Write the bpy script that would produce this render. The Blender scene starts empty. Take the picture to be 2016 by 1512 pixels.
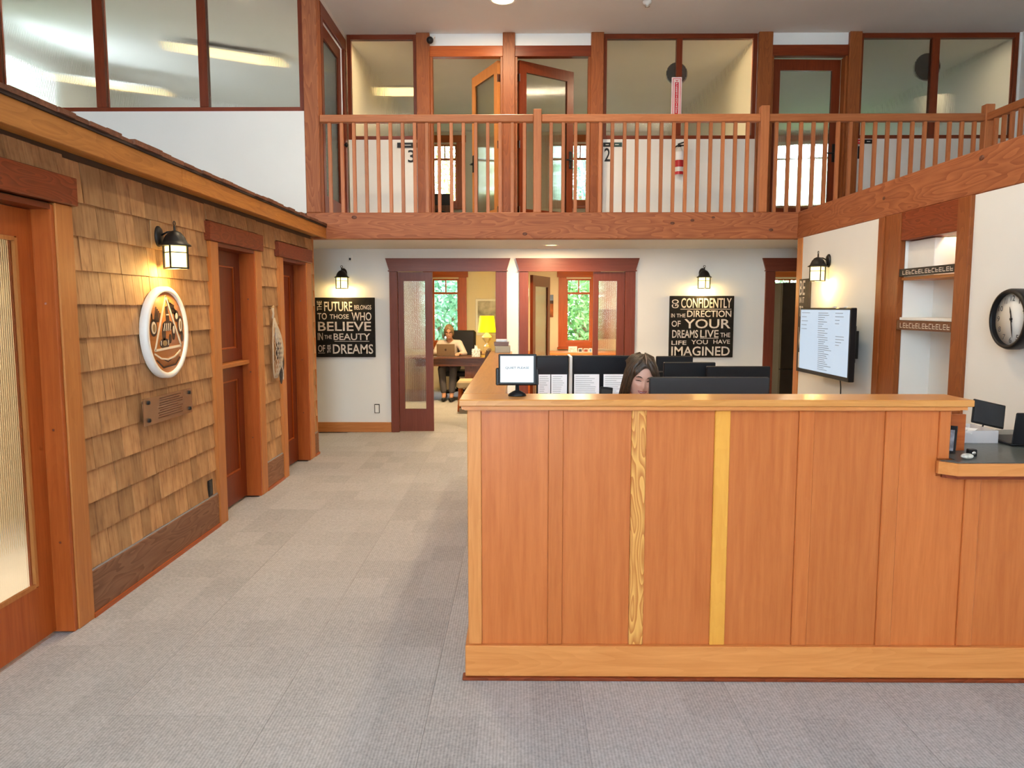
import bpy, bmesh, math, random
from mathutils import Vector, Matrix, Euler
random.seed(7)
S = bpy.context.scene
COL = S.collection
PI = math.pi

# ------------------------------------------------------------------ camera
cam_d = bpy.data.cameras.new('camera')
cam = bpy.data.objects.new('camera', cam_d); COL.objects.link(cam)
cam_d.sensor_width = 36.0
cam_d.lens = 36.0 * 1500.0 / 2016.0
cam_d.clip_start = 0.05; cam_d.clip_end = 200
PITCH = math.atan(150 / 1500.0); YAW = math.atan(14 / 1500.0)
cam.location = (0, 0, 1.58)
cam.rotation_euler = (PI / 2 - PITCH, 0, YAW)
S.camera = cam

# ------------------------------------------------------------------ world and view
W = bpy.data.worlds.new('world'); S.world = W; W.use_nodes = True
bg = W.node_tree.nodes['Background']
bg.inputs[0].default_value = (0.77, 0.895, 1.0, 1)
bg.inputs[1].default_value = 11.0
S.view_settings.view_transform = 'Standard'
S.view_settings.look = 'None'
S.view_settings.gamma = 1.0
S.view_settings.use_curve_mapping = False
S.view_settings.exposure = 0.95
try:
    S.cycles.max_bounces = 10; S.cycles.diffuse_bounces = 5; S.cycles.transmission_bounces = 8
    S.cycles.transparent_max_bounces = 8; S.cycles.caustics_reflective = False; S.cycles.caustics_refractive = False
    S.cycles.sample_clamp_indirect = 6
except Exception: pass

def portal(name, loc, rot, sx, sy):
    # guides the sampling of daylight through a real window opening; gives off no light itself
    d = bpy.data.lights.new(name, 'AREA'); d.shape = 'RECTANGLE'; d.size = sx; d.size_y = sy
    d.cycles.is_portal = True
    o = bpy.data.objects.new(name, d); COL.objects.link(o); o.location = loc; o.rotation_euler = rot
REAR_WIN = [(-5.6, -2.1), (-1.7, 0.35)]
for i, (a, b) in enumerate(REAR_WIN):
    portal('window_daylight', ((a + b) / 2, -3.52, 2.4), (-PI / 2, 0, 0), b - a, 4.2)

# ------------------------------------------------------------------ material helpers
MATS = {}
def nodes_of(name):
    m = bpy.data.materials.new(name); m.use_nodes = True
    nt = m.node_tree; b = nt.nodes['Principled BSDF']
    return m, nt, b
def N(nt, t, **kw):
    n = nt.nodes.new(t)
    for k, v in kw.items():
        if k.startswith('i_'):
            key = k[2:]; key = int(key) if key.isdigit() else key
            n.inputs[key].default_value = v
        else: setattr(n, k, v)
    return n
def plain(name, col, rough=0.6, metal=0.0, spec=0.5, noise=0.06, scale=8.0, bump=0.0, emit=None, estr=1.0):
    if name in MATS: return MATS[name]
    m, nt, b = nodes_of(name); L = nt.links.new
    tc = N(nt, 'ShaderNodeTexCoord'); nz = N(nt, 'ShaderNodeTexNoise'); nz.inputs['Scale'].default_value = scale
    nz.inputs['Detail'].default_value = 3
    L(tc.outputs['Object'], nz.inputs['Vector'])
    r = N(nt, 'ShaderNodeValToRGB')
    r.color_ramp.elements[0].position = 0.3; r.color_ramp.elements[1].position = 0.7
    r.color_ramp.elements[0].color = tuple(c * (1 - noise) for c in col) + (1,)
    r.color_ramp.elements[1].color = tuple(min(1, c * (1 + noise)) for c in col) + (1,)
    L(nz.outputs['Fac'], r.inputs[0]); L(r.outputs[0], b.inputs['Base Color'])
    b.inputs['Roughness'].default_value = rough; b.inputs['Metallic'].default_value = metal
    b.inputs['Specular IOR Level'].default_value = spec
    if bump:
        bp = N(nt, 'ShaderNodeBump'); bp.inputs['Strength'].default_value = bump; bp.inputs['Distance'].default_value = 0.004
        n2 = N(nt, 'ShaderNodeTexNoise'); n2.inputs['Scale'].default_value = scale * 12
        L(tc.outputs['Object'], n2.inputs['Vector']); L(n2.outputs['Fac'], bp.inputs['Height']); L(bp.outputs[0], b.inputs['Normal'])
    if emit:
        b.inputs['Emission Color'].default_value = tuple(emit) + (1,); b.inputs['Emission Strength'].default_value = estr
    MATS[name] = m; return m
def wood(tone, axis='Z'):
    key = 'wood_%s_%s' % (tone, axis)
    if key in MATS: return MATS[key]
    light, dark, rough, var, ring, gs = WOODS[tone]
    m, nt, b = nodes_of(key); L = nt.links.new
    tc = N(nt, 'ShaderNodeTexCoord'); oi = N(nt, 'ShaderNodeObjectInfo')
    mul = N(nt, 'ShaderNodeVectorMath', operation='SCALE'); mul.inputs[0].default_value = (7.3, 11.1, 5.7)
    L(oi.outputs['Random'], mul.inputs['Scale'])
    add = N(nt, 'ShaderNodeVectorMath', operation='ADD'); L(tc.outputs['Object'], add.inputs[0]); L(mul.outputs[0], add.inputs[1])
    mp = N(nt, 'ShaderNodeMapping'); sc = [1.0, 1.0, 1.0]; sc['XYZ'.index(axis)] = 0.06
    mp.inputs['Scale'].default_value = sc; L(add.outputs[0], mp.inputs['Vector'])
    nz = N(nt, 'ShaderNodeTexNoise'); nz.inputs['Scale'].default_value = 42 * gs; nz.inputs['Detail'].default_value = 6
    nz.inputs['Roughness'].default_value = 0.65; L(mp.outputs[0], nz.inputs['Vector'])
    # cathedral figure: contour lines of a slow noise
    mp2 = N(nt, 'ShaderNodeMapping'); s2 = [1.0, 1.0, 1.0]; s2['XYZ'.index(axis)] = 0.16
    mp2.inputs['Scale'].default_value = s2; L(add.outputs[0], mp2.inputs['Vector'])
    n2 = N(nt, 'ShaderNodeTexNoise'); n2.inputs['Scale'].default_value = 7 * gs; n2.inputs['Detail'].default_value = 1.5
    L(mp2.outputs[0], n2.inputs['Vector'])
    k = N(nt, 'ShaderNodeMath', operation='MULTIPLY', i_1=16.0); L(n2.outputs['Fac'], k.inputs[0])
    fr = N(nt, 'ShaderNodeMath', operation='FRACT'); L(k.outputs[0], fr.inputs[0])
    mx = N(nt, 'ShaderNodeMix', data_type='FLOAT'); mx.inputs[0].default_value = ring
    L(nz.outputs['Fac'], mx.inputs[2]); L(fr.outputs[0], mx.inputs[3])
    r = N(nt, 'ShaderNodeValToRGB'); e = r.color_ramp.elements
    e[0].position = 0.28; e[0].color = tuple(dark) + (1,); e[1].position = 0.72; e[1].color = tuple(light) + (1,)
    L(mx.outputs[0], r.inputs[0])
    hsv = N(nt, 'ShaderNodeHueSaturation')
    mr = N(nt, 'ShaderNodeMapRange'); mr.inputs[3].default_value = 1 - var; mr.inputs[4].default_value = 1 + var
    L(oi.outputs['Random'], mr.inputs[0]); L(mr.outputs[0], hsv.inputs['Value']); L(r.outputs[0], hsv.inputs['Color'])
    L(hsv.outputs[0], b.inputs['Base Color'])
    b.inputs['Roughness'].default_value = rough; b.inputs['Specular IOR Level'].default_value = .3
    bp = N(nt, 'ShaderNodeBump'); bp.inputs['Strength'].default_value = 0.25; bp.inputs['Distance'].default_value = 0.002
    L(mx.outputs[0], bp.inputs['Height']); L(bp.outputs[0], b.inputs['Normal'])
    MATS[key] = m; return m
#         light colour          dark colour          rough var  ring scale
WOODS = {
 'fir':    ((.60, .182, .048), (.47, .122, .027), .33, .06, .04, 1.0),
 'firfig': ((.76, .380, .100), (.52, .180, .040), .33, .04, .62, 2.0),
 'firgold':((.80, .380, .065), (.70, .300, .045), .35, .03, .10, 1.0),
 'top':    ((.66, .300, .085), (.50, .190, .045), .28, .05, .14, 1.0),
 'plinth': ((.72, .290, .085), (.58, .200, .050), .36, .04, .12, 1.0),
 'beam':   ((.43, .142, .052), (.26, .072, .026), .55, .06, .34, 1.0),
 'rail':   ((.53, .188, .068), (.39, .120, .040), .42, .16, .10, 1.0),
 'red':    ((.21, .036, .009), (.13, .020, .005), .33, .08, .10, 1.0),
 'redlow': ((.21, .050, .026), (.15, .032, .015), .38, .06, .08, 1.0),
 'orange': ((.48, .115, .024), (.34, .068, .012), .33, .06, .06, 1.0),
 'casing': ((.58, .225, .062), (.43, .145, .036), .40, .08, .10, 1.0),
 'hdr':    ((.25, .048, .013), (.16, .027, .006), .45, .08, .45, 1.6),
 'fascia': ((.54, .225, .052), (.35, .125, .026), .50, .05, .16, 1.0),
 'cedar':  ((.64, .375, .165), (.40, .190, .075), .75, .20, .10, 1.2),
 'base':   ((.30, .150, .085), (.19, .085, .045), .60, .05, .35, 1.2),
 'roof':   ((.22, .090, .050), (.12, .045, .025), .85, .20, .10, 1.0),
 'post':   ((.32, .092, .023), (.21, .053, .013), .42, .08, .25, 1.0),
 'dark':   ((.17, .060, .024), (.09, .030, .012), .30, .08, .20, 1.0),
 'blond':  ((.62, .400, .190), (.50, .290, .120), .40, .08, .15, 1.0),
}
def reeded(axis):
    key = 'reeded_glass_' + axis
    if key in MATS: return MATS[key]
    m, nt, b = nodes_of(key); L = nt.links.new; nt.nodes.remove(b)
    out = nt.nodes['Material Output']
    rf = N(nt, 'ShaderNodeBsdfRefraction'); rf.inputs['IOR'].default_value = 1.3; rf.inputs['Roughness'].default_value = 0.06
    rf.inputs['Color'].default_value = (.97, .98, .96, 1)
    gl = N(nt, 'ShaderNodeBsdfGlossy'); gl.inputs['Roughness'].default_value = 0.12
    mx = N(nt, 'ShaderNodeMixShader'); mx.inputs[0].default_value = 0.07
    L(rf.outputs[0], mx.inputs[1]); L(gl.outputs[0], mx.inputs[2]); L(mx.outputs[0], out.inputs['Surface'])
    MATS[key] = m; return m
def clear_glass():
    if 'clear_glass' in MATS: return MATS['clear_glass']
    m, nt, b = nodes_of('clear_glass'); L = nt.links.new; nt.nodes.remove(b)
    out = nt.nodes['Material Output']
    t = N(nt, 'ShaderNodeBsdfTransparent'); t.inputs[0].default_value = (.97, .99, .98, 1)
    g = N(nt, 'ShaderNodeBsdfGlossy'); g.inputs['Roughness'].default_value = 0.03
    mx = N(nt, 'ShaderNodeMixShader'); mx.inputs[0].default_value = 0.05
    L(t.outputs[0], mx.inputs[1]); L(g.outputs[0], mx.inputs[2]); L(mx.outputs[0], out.inputs['Surface'])
    MATS['clear_glass'] = m; return m
def carpet():
    if 'carpet' in MATS: return MATS['carpet']
    m, nt, b = nodes_of('carpet'); L = nt.links.new
    tc = N(nt, 'ShaderNodeTexCoord'); oi = N(nt, 'ShaderNodeObjectInfo')
    sn = N(nt, 'ShaderNodeVectorMath', operation='SNAP'); sn.inputs[1].default_value = (0.2, 0.305, 1.0)
    off = N(nt, 'ShaderNodeVectorMath', operation='ADD'); off.inputs[1].default_value = (0.1, 0.0, 0.5)
    L(tc.outputs['Object'], off.inputs[0]); L(off.outputs[0], sn.inputs[0])
    rv = N(nt, 'ShaderNodeVectorMath', operation='SCALE'); rv.inputs[0].default_value = (13.7, 7.1, 3.3); L(oi.outputs['Random'], rv.inputs['Scale'])
    ad = N(nt, 'ShaderNodeVectorMath', operation='ADD'); L(sn.outputs[0], ad.inputs[0]); L(rv.outputs[0], ad.inputs[1])
    wn = N(nt, 'ShaderNodeTexWhiteNoise', noise_dimensions='3D'); L(ad.outputs[0], wn.inputs['Vector'])
    nz = N(nt, 'ShaderNodeTexNoise'); nz.inputs['Scale'].default_value = 85; nz.inputs['Detail'].default_value = 4
    L(tc.outputs['Object'], nz.inputs['Vector'])
    sp = N(nt, 'ShaderNodeSeparateXYZ'); L(tc.outputs['Object'], sp.inputs[0])
    k = N(nt, 'ShaderNodeMath', operation='MULTIPLY', i_1=2 * PI / 0.0125); L(sp.outputs['X'], k.inputs[0])
    s = N(nt, 'ShaderNodeMath', operation='SINE'); L(k.outputs[0], s.inputs[0])
    m1 = N(nt, 'ShaderNodeMath', operation='MULTIPLY', i_1=0.11); L(wn.outputs['Value'], m1.inputs[0])
    m2 = N(nt, 'ShaderNodeMath', operation='MULTIPLY_ADD', i_1=0.72); L(nz.outputs['Fac'], m2.inputs[0]); L(m1.outputs[0], m2.inputs[2])
    m3 = N(nt, 'ShaderNodeMath', operation='MULTIPLY_ADD', i_1=0.10); L(s.outputs[0], m3.inputs[0]); L(m2.outputs[0], m3.inputs[2])
    m4 = N(nt, 'ShaderNodeMath', operation='MULTIPLY_ADD', i_1=0.07); L(oi.outputs['Random'], m4.inputs[0]); L(m3.outputs[0], m4.inputs[2])
    r = N(nt, 'ShaderNodeValToRGB'); e = r.color_ramp.elements
    e[0].position = 0.12; e[0].color = (.280, .274, .280, 1); e[1].position = 0.86; e[1].color = (.650, .640, .650, 1)
    L(m4.outputs[0], r.inputs[0]); L(r.outputs[0], b.inputs['Base Color'])
    b.inputs['Roughness'].default_value = 0.95; b.inputs['Specular IOR Level'].default_value = 0.15
    bp = N(nt, 'ShaderNodeBump'); bp.inputs['Strength'].default_value = 0.5; bp.inputs['Distance'].default_value = 0.003
    L(m3.outputs[0], bp.inputs['Height']); L(bp.outputs[0], b.inputs['Normal'])
    MATS['carpet'] = m; return m

WHITE = plain('white_paint', (.80, .79, .765), .75, noise=.015, scale=2, bump=.05)
CREAM = plain('cream_paint', (.74, .66, .50), .75, noise=.015, scale=2, bump=.05)
CEIL = plain('ceiling_paint', (.74, .71, .68), .85, noise=.02, scale=2)
BLACK = plain('black_plastic', (.008, .008, .010), .42, spec=.3)
BLACKM = plain('black_metal', (.016, .013, .012), .45, metal=.3)
DGREY = plain('dark_grey_plastic', (.034, .035, .038), .45, spec=.3)
PAPER = plain('paper', (.82, .82, .84), .8, noise=.02)
INK = plain('ink', (.10, .10, .11), .8)
GREYINK = plain('grey_ink', (.42, .44, .48), .8)
WPLASTIC = plain('white_plastic', (.80, .80, .78), .4, noise=.02)
CHROME = plain('chrome', (.75, .75, .76), .18, metal=1.0, noise=.02)
LETTER = plain('worn_white_lettering', (.74, .66, .58), .8, noise=.22, scale=14)
POSTERB = plain('poster_black_board', (.010, .008, .007), .7, noise=.4, scale=20, spec=.25)
LAMPG = plain('lantern_glass', (.95, .85, .55), .4, emit=(1.0, .76, .25), estr=1.7)

# ------------------------------------------------------------------ mesh helpers
class MB:
    def __init__(s): s.v = []; s.f = []; s.smooth = set()
    def add(s, vs, fs, smooth=False):
        n = len(s.v); s.v += [tuple(p) for p in vs]
        for f in fs:
            if smooth: s.smooth.add(len(s.f))
            s.f.append(tuple(i + n for i in f))
        return s
    def box(s, x0, x1, y0, y1, z0, z1):
        x0, x1 = min(x0, x1), max(x0, x1); y0, y1 = min(y0, y1), max(y0, y1); z0, z1 = min(z0, z1), max(z0, z1)
        vs = [(x0,y0,z0),(x1,y0,z0),(x1,y1,z0),(x0,y1,z0),(x0,y0,z1),(x1,y0,z1),(x1,y1,z1),(x0,y1,z1)]
        return s.add(vs, [(0,3,2,1),(4,5,6,7),(0,1,5,4),(1,2,6,5),(2,3,7,6),(3,0,4,7)])
    def prism(s, poly, axis, a, b):
        # poly: 2D points in the plane of the two other axes (in order), extruded along axis from a to b
        def P(u, v, w):
            return {'X': (w, u, v), 'Y': (u, w, v), 'Z': (u, v, w)}[axis]
        n = len(poly); vs = [P(u, v, a) for u, v in poly] + [P(u, v, b) for u, v in poly]
        fs = [tuple(range(n)), tuple(range(2 * n - 1, n - 1, -1))] + [(i, i + n, (i + 1) % n + n, (i + 1) % n) for i in range(n)]
        return s.add(vs, fs)
    def lathe(s, prof, c=(0,0,0), seg=24, axis='Z', sx=1.0, sy=1.0, smooth=True, caps=True):
        vs = []; fs = []
        for r, h in prof:
            for k in range(seg):
                a = 2 * PI * k / seg; u, v = r * math.cos(a) * sx, r * math.sin(a) * sy
                p = {'Z': (u, v, h), 'X': (h, u, v), 'Y': (u, h, v)}[axis]
                vs.append((p[0] + c[0], p[1] + c[1], p[2] + c[2]))
        for i in range(len(prof) - 1):
            for k in range(seg):
                k2 = (k + 1) % seg
                fs.append((i*seg+k, i*seg+k2, (i+1)*seg+k2, (i+1)*seg+k))
        s.add(vs, fs, smooth)
        n = len(s.v) - len(vs)
        if not caps: return s
        if prof[0][0] > 1e-5: s.f.append(tuple(n + k for k in range(seg - 1, -1, -1)))
        if prof[-1][0] > 1e-5: s.f.append(tuple(n + (len(prof)-1)*seg + k for k in range(seg)))
        return s
    def cyl(s, c, r, h0, h1, axis='Z', seg=20): return s.lathe([(r, h0), (r, h1)], c, seg, axis)
    def tube(s, pts, r, seg=8, closed=False):
        pts = [Vector(p) for p in pts]; rr = r if isinstance(r, (list, tuple)) else [r] * len(pts)
        vs = []; fs = []; n = len(pts); prev = None
        for i, p in enumerate(pts):
            if closed: t = (pts[(i+1) % n] - pts[i-1])
            else: t = pts[min(i+1, n-1)] - pts[max(i-1, 0)]
            t.normalize()
            u = prev if prev is not None else (Vector((0,0,1)) if abs(t.z) < .9 else Vector((1,0,0)))
            u = (u - t * u.dot(t)).normalized(); prev = u; w = t.cross(u)
            for k in range(seg):
                a = 2 * PI * k / seg; vs.append(tuple(p + (u * math.cos(a) + w * math.sin(a)) * rr[i]))
        for i in range(n if closed else n - 1):
            j = (i + 1) % n
            for k in range(seg):
                k2 = (k+1) % seg; fs.append((i*seg+k, i*seg+k2, j*seg+k2, j*seg+k))
        if not closed: fs += [tuple(range(seg - 1, -1, -1)), tuple((n-1)*seg + k for k in range(seg))]
        return s.add(vs, fs, True)
    def ell(s, c, rx, ry, rz, seg=20, rings=12):
        vs = []; fs = []
        for i in range(rings + 1):
            a = PI * i / rings
            for k in range(seg):
                b = 2 * PI * k / seg
                vs.append((c[0] + rx*math.sin(a)*math.cos(b), c[1] + ry*math.sin(a)*math.sin(b), c[2] + rz*math.cos(a)))
        for i in range(rings):
            for k in range(seg):
                k2 = (k+1) % seg; fs.append((i*seg+k, (i+1)*seg+k, (i+1)*seg+k2, i*seg+k2))
        return s.add(vs, fs, True)
    def cap(s, a, b, ra, rb, seg=14):
        # tapered capsule
        a, b = Vector(a), Vector(b); d = (b - a); L = d.length; d.normalize()
        pts = []; rr = []
        for t in (0.02, .35, .7, .92): pts.append(a - d * ra * math.cos(t * PI / 2)); rr.append(ra * math.sin(t * PI / 2))
        for t in (0, .25, .5, .75, 1): pts.append(a + d * L * t); rr.append(ra + (rb - ra) * t)
        for t in (.92, .7, .35, .02): pts.append(b + d * rb * math.cos(t * PI / 2)); rr.append(rb * math.sin(t * PI / 2))
        return s.tube(pts, rr, seg)
    def xform(s, M, start=0):
        s.v = s.v[:start] + [tuple(M @ Vector(p)) for p in s.v[start:]]; return s
WL = {}
def finish(o, label=None, cat=None, group=None, kind=None):
    if label: o['label'] = label
    if cat: o['category'] = cat
    if group: o['group'] = group
    if kind: o['kind'] = kind
    return o
def mk(name, mb, mat, parent=None, origin=None, bev=0.0, **kw):
    xs = [p[0] for p in mb.v]; ys = [p[1] for p in mb.v]; zs = [p[2] for p in mb.v]
    if origin is None:
        origin = ((min(xs)+max(xs))/2, (min(ys)+max(ys))/2, (min(zs)+max(zs))/2 if parent else min(zs))
    O = Vector(origin)
    me = bpy.data.meshes.new(name)
    me.from_pydata([(p[0]-O.x, p[1]-O.y, p[2]-O.z) for p in mb.v], [], mb.f)
    bm = bmesh.new(); bm.from_mesh(me)
    if bev > 0:
        bmesh.ops.bevel(bm, geom=bm.edges[:], offset=bev, segments=1, affect='EDGES', profile=.5)
    if not getattr(mb, 'keep', False): bmesh.ops.recalc_face_normals(bm, faces=bm.faces[:])
    bm.to_mesh(me); bm.free()
    if mb.smooth and bev == 0:
        for i in mb.smooth: me.polygons[i].use_smooth = True
    me.materials.append(mat)
    o = bpy.data.objects.new(name, me); COL.objects.link(o)
    if parent is not None:
        o.parent = parent; o.location = O - WL[parent]
    else: o.location = O
    WL[o] = O
    return finish(o, **kw)
def empty(name, loc, **kw):
    o = bpy.data.objects.new(name, None); COL.objects.link(o); o.location = loc; WL[o] = Vector(loc)
    o.empty_display_size = .1
    return finish(o, **kw)
def B(*a): return MB().box(*a)
def copy_tree(o, parent=None):
    c = o.copy(); COL.objects.link(c); c.parent = parent
    for ch in list(o.children): copy_tree(ch, c)
    return c
def place(o, loc, rz=0.0, rx=0.0, ry=0.0):
    o.location = loc; o.rotation_euler = (rx, ry, rz); return o
def wall_grid(axis, a0, a1, u0, u1, z0, z1, holes):
    # a wall slab perpendicular to axis with rectangular holes (u0,u1,z0,z1)
    us = sorted({u0, u1} | {h[0] for h in holes} | {h[1] for h in holes}); zs = sorted({z0, z1} | {h[2] for h in holes} | {h[3] for h in holes})
    us = [u for u in us if u0 <= u <= u1]; zs = [z for z in zs if z0 <= z <= z1]
    m = MB()
    for i in range(len(us) - 1):
        run = None
        for j in range(len(zs) - 1):
            cu, cz = (us[i]+us[i+1])/2, (zs[j]+zs[j+1])/2
            solid = not any(h[0] < cu < h[1] and h[2] < cz < h[3] for h in holes)
            if solid: run = [run[0] if run else zs[j], zs[j+1]]
            if run and (not solid or j == len(zs) - 2):
                if axis == 'Y': m.box(us[i], us[i+1], a0, a1, run[0], run[1])
                else: m.box(a0, a1, us[i], us[i+1], run[0], run[1])
                run = None
    return m
TXT = {}
def text_geo(s):
    if s in TXT: return TXT[s]
    c = bpy.data.curves.new('t', 'FONT'); c.body = s; c.size = 1; c.resolution_u = 3; c.offset = 0.012
    o = bpy.data.objects.new('t', c); COL.objects.link(o); bpy.context.view_layer.update()
    me = o.evaluated_get(bpy.context.evaluated_depsgraph_get()).to_mesh()
    vs = [(p.co.x, p.co.y) for p in me.vertices]; fs = [tuple(p.vertices) for p in me.polygons]
    bpy.data.objects.remove(o); bpy.data.curves.remove(c)
    x0 = min(v[0] for v in vs); x1 = max(v[0] for v in vs); y0 = min(v[1] for v in vs); y1 = max(v[1] for v in vs)
    vs = [((x-x0)/max(1e-6, x1-x0), (y-y0)/max(1e-6, y1-y0)) for x, y in vs]
    TXT[s] = (vs, fs); return TXT[s]
def put_text(m, s, u0, u1, v0, v1, to3, rot=False):
    vs, fs = text_geo(s)
    if rot: pts = [(1 - y, x) for x, y in vs]
    else: pts = vs
    m.add([to3(u0 + (u1-u0)*x, v0 + (v1-v0)*y) for x, y in pts], fs)
def ribbed(x0, x1, y0, y1, z0, z1, axis='X', per=.0135):
    # glass pane with real vertical flutes on its front face
    m = MB(); u0, u1, w0, w1 = (x0, x1, y0, y1) if axis == 'X' else (y0, y1, x0, x1)
    n = max(2, int((u1 - u0) / per)) * 5; V = lambda u, a, z: (u, a, z) if axis == 'X' else (a, u, z)
    o, sg, wf = (w1, -1, w0) if axis == 'X' else (w0, 1, w1)
    us = [u0 + (u1 - u0) * i / n for i in range(n + 1)]; ws = [wf + sg * .0012 * (.5 + .5 * math.cos(2 * PI * i / 5)) for i in range(n + 1)]
    fr = []; cap0 = [V(u0, o, z0)]; cap1 = [V(u0, o, z1)]
    for u, w in zip(us, ws): fr += [V(u, w, z0), V(u, w, z1)]; cap0.append(V(u, w, z0)); cap1.append(V(u, w, z1))
    cap0.append(V(u1, o, z0)); cap1.append(V(u1, o, z1))
    m.add(fr, [(2*i, 2*i+2, 2*i+3, 2*i+1) for i in range(n)], True)                 # fluted front, own vertices so that its shading stays level
    k = len(cap0)
    m.add(cap0, [tuple(range(k - 1, -1, -1))]); m.add(cap1, [tuple(range(k))])
    m.add([V(u0, o, z0), V(u1, o, z0), V(u1, o, z1), V(u0, o, z1)], [(3, 2, 1, 0)])
    m.add([V(u0, o, z0), V(u0, ws[0], z0), V(u0, ws[0], z1), V(u0, o, z1)], [(0, 1, 2, 3)]); m.add([V(u1, o, z0), V(u1, ws[-1], z0), V(u1, ws[-1], z1), V(u1, o, z1)], [(3, 2, 1, 0)])
    m.keep = True
    return m
def struct(name, mb, mat, label, cat, parent=None, **kw):
    return mk(name, mb, mat, parent, label=label, cat=cat, kind='structure', **kw)

# ================================================================== SETTING
XL, XR, YB, YR = -2.19, 2.945, 9.62, 8.20      # shingle wall, right wall, back wall, balcony front
ZC, ZF, ZT = 2.311, 2.585, 4.89                # low ceiling, upper floor, high ceiling
YE = 14.8                                      # outer wall behind the offices

fl = struct('floor', B(-7.8, 6.4, -3.6, 15.0, -.12, -.012), carpet(), 'grey brown ribbed carpet floor of the lobby', 'floor')
tile_m = None
TS = 0.61
for i in range(10):
    for j in range(15):
        x0, y0 = XL + .004 + i * TS, 0.98 + j * TS
        w = min(TS, 3.9 - x0); d = min(TS, 9.62 - y0)
        if w < .05 or d < .05: continue
        if x0 > 0.2 and 3.9 < y0 < 6.5 and x0 < 2.2: continue
        full = abs(w - TS) < 1e-6 and abs(d - TS) < 1e-6
        if full and tile_m:
            t = bpy.data.objects.new('carpet_tile', tile_m); COL.objects.link(t); t.parent = fl
            t.location = Vector((x0 + TS/2, y0 + TS/2, -.006)) - WL[fl]
        else:
            t = mk('carpet_tile', B(x0 + .0006, x0 + w - .0006, y0 + .0006, y0 + d - .0006, -.012, 0), carpet(), fl)
            if full: tile_m = t.data
struct('ceiling', B(-7.8, 6.4, -3.6, YR + .12, ZT, ZT + .12).box(-2.24, 6.4, YR + .12, 15.0, ZT, ZT + .12), CEIL, 'high off-white plaster ceiling above the balcony', 'ceiling')

# back wall of the lobby, both storeys
h = [(-1.525, -.295, 0, 2.04), (.115, 1.325, 0, 2.04), (3.19, 4.0, 0, 2.04)]
m = wall_grid('Y', YB, YB + .12, -4.6, 6.07, 0, ZC, h)
m.box(-2.10, -1.25, YB, YB+.12, ZF, 3.64); m.box(1.02, 2.89, YB, YB+.12, ZF, 3.64); m.box(4.125, 6.07, YB, YB+.12, ZF, 3.64)
for a, b in ((-1.09, -.20), (-.055, .87), (3.055, 3.98)): m.box(a, b, YB, YB+.12, 4.745, ZT)
m.box(6.04, 6.07, YB, YB+.12, 3.64, ZT)
for a, b in ((-1.25, -1.09), (-.20, -.055), (.87, 1.02), (2.89, 3.055), (3.98, 4.125)): m.box(a, b, YB, YB+.12, ZF, ZT)
struct('wall_back', m, WHITE, 'white back wall of the lobby with offices behind it', 'wall')
# gallery floors with their plaster underside
struct('balcony_floor', MB().box(-4.6, 6.2, YR + .14, 15.0, ZC, ZF - .005), CEIL, 'plaster underside and floor of the balcony along the back', 'ceiling')
struct('gallery_floor', MB().box(XR + .13, 6.2, -3.5, YR + .14, ZC, ZF - .01), CEIL, 'floor of the side gallery over the right hand rooms', 'ceiling')
# outer wall with office windows
OW = [(-1.82+.15, -1.165, .92, 2.135), (.909, 1.387, .923, 2.134), (4.7, 5.7, .92, 2.135),
      (-1.64, -1.19, 3.586, 4.663), (.93, 1.38, 3.6, 4.668), (4.9, 5.8, 3.5, 4.668)]
struct('wall_outer', wall_grid('Y', YE, YE + .15, -7.75, 6.4, -.1, ZT, OW), CREAM, 'cream outer wall of the offices with the garden windows', 'wall')
# partitions
m = MB()
m.box(-3.3, -3.2, YB+.12, YE, 0, ZC); m.box(-.14, -.04, YB+.12, YE, 0, ZC); m.box(2.55, 2.65, YB+.12, YE, 0, ZC); m.box(6.07, 6.2, YB+.12, YE, 0, ZC)
m.box(-2.24, -2.12, YB, YE, ZF, ZT); m.box(-.18, -.08, YB+.12, YE, ZF, ZT); m.box(2.92, 3.02, YB+.12, YE, ZF, ZT)
struct('wall_partition', m, CREAM, 'cream partition walls between the offices', 'wall')
struct('wall_gallery', B(6.07, 6.2, -3.6, YE, ZF, ZT).box(6.07, 6.2, -3.6, YB, 0, ZF), WHITE, 'white side wall of the upper gallery', 'wall')
struct('wall_hall_end', B(-4.72, -4.6, YR + .14, YB, 0, ZC), WHITE, 'white end wall of the passage behind the shingled room', 'wall')

# upper left wall facing the lobby (its glass is window_1) and the room behind it
m = B(-7.75, -2.255, YR, YR + .12, 2.44, 3.63)
struct('wall_left_upper', m, WHITE, 'white upper wall above the shingle roof', 'wall')
m = wall_grid('X', -7.75, -7.6, YR + .12, YE, ZF, 6.3, [(11.2, 12.3, 3.3, 5.3)])
m.box(-7.75, -2.24, YE, YE + .15, ZT, 6.3); m.box(-7.75, -2.13, YR, YR + .12, ZT + .12, 6.3)
struct('wall_left_room', m, WHITE, 'white walls of the upper left room seen through ribbed glass', 'wall')
struct('ceiling_left_room', MB().prism([(-7.75, 5.74), (-2.13, 4.895), (-2.13, 5.05), (-7.75, 5.90)], 'Y', YR + .12, YE + .15), CEIL, 'sloping ceiling of the upper left room', 'ceiling')
struct('floor_left_room', B(-7.75, -2.24, YR + .12, YE, 2.45, ZF), carpet(), 'floor of the upper left room', 'floor')
struct('wall_left_lobby', B(-6.62, -6.5, -3.6, YR, 0, ZT), WHITE, 'white far left wall of the lobby', 'wall')
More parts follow.
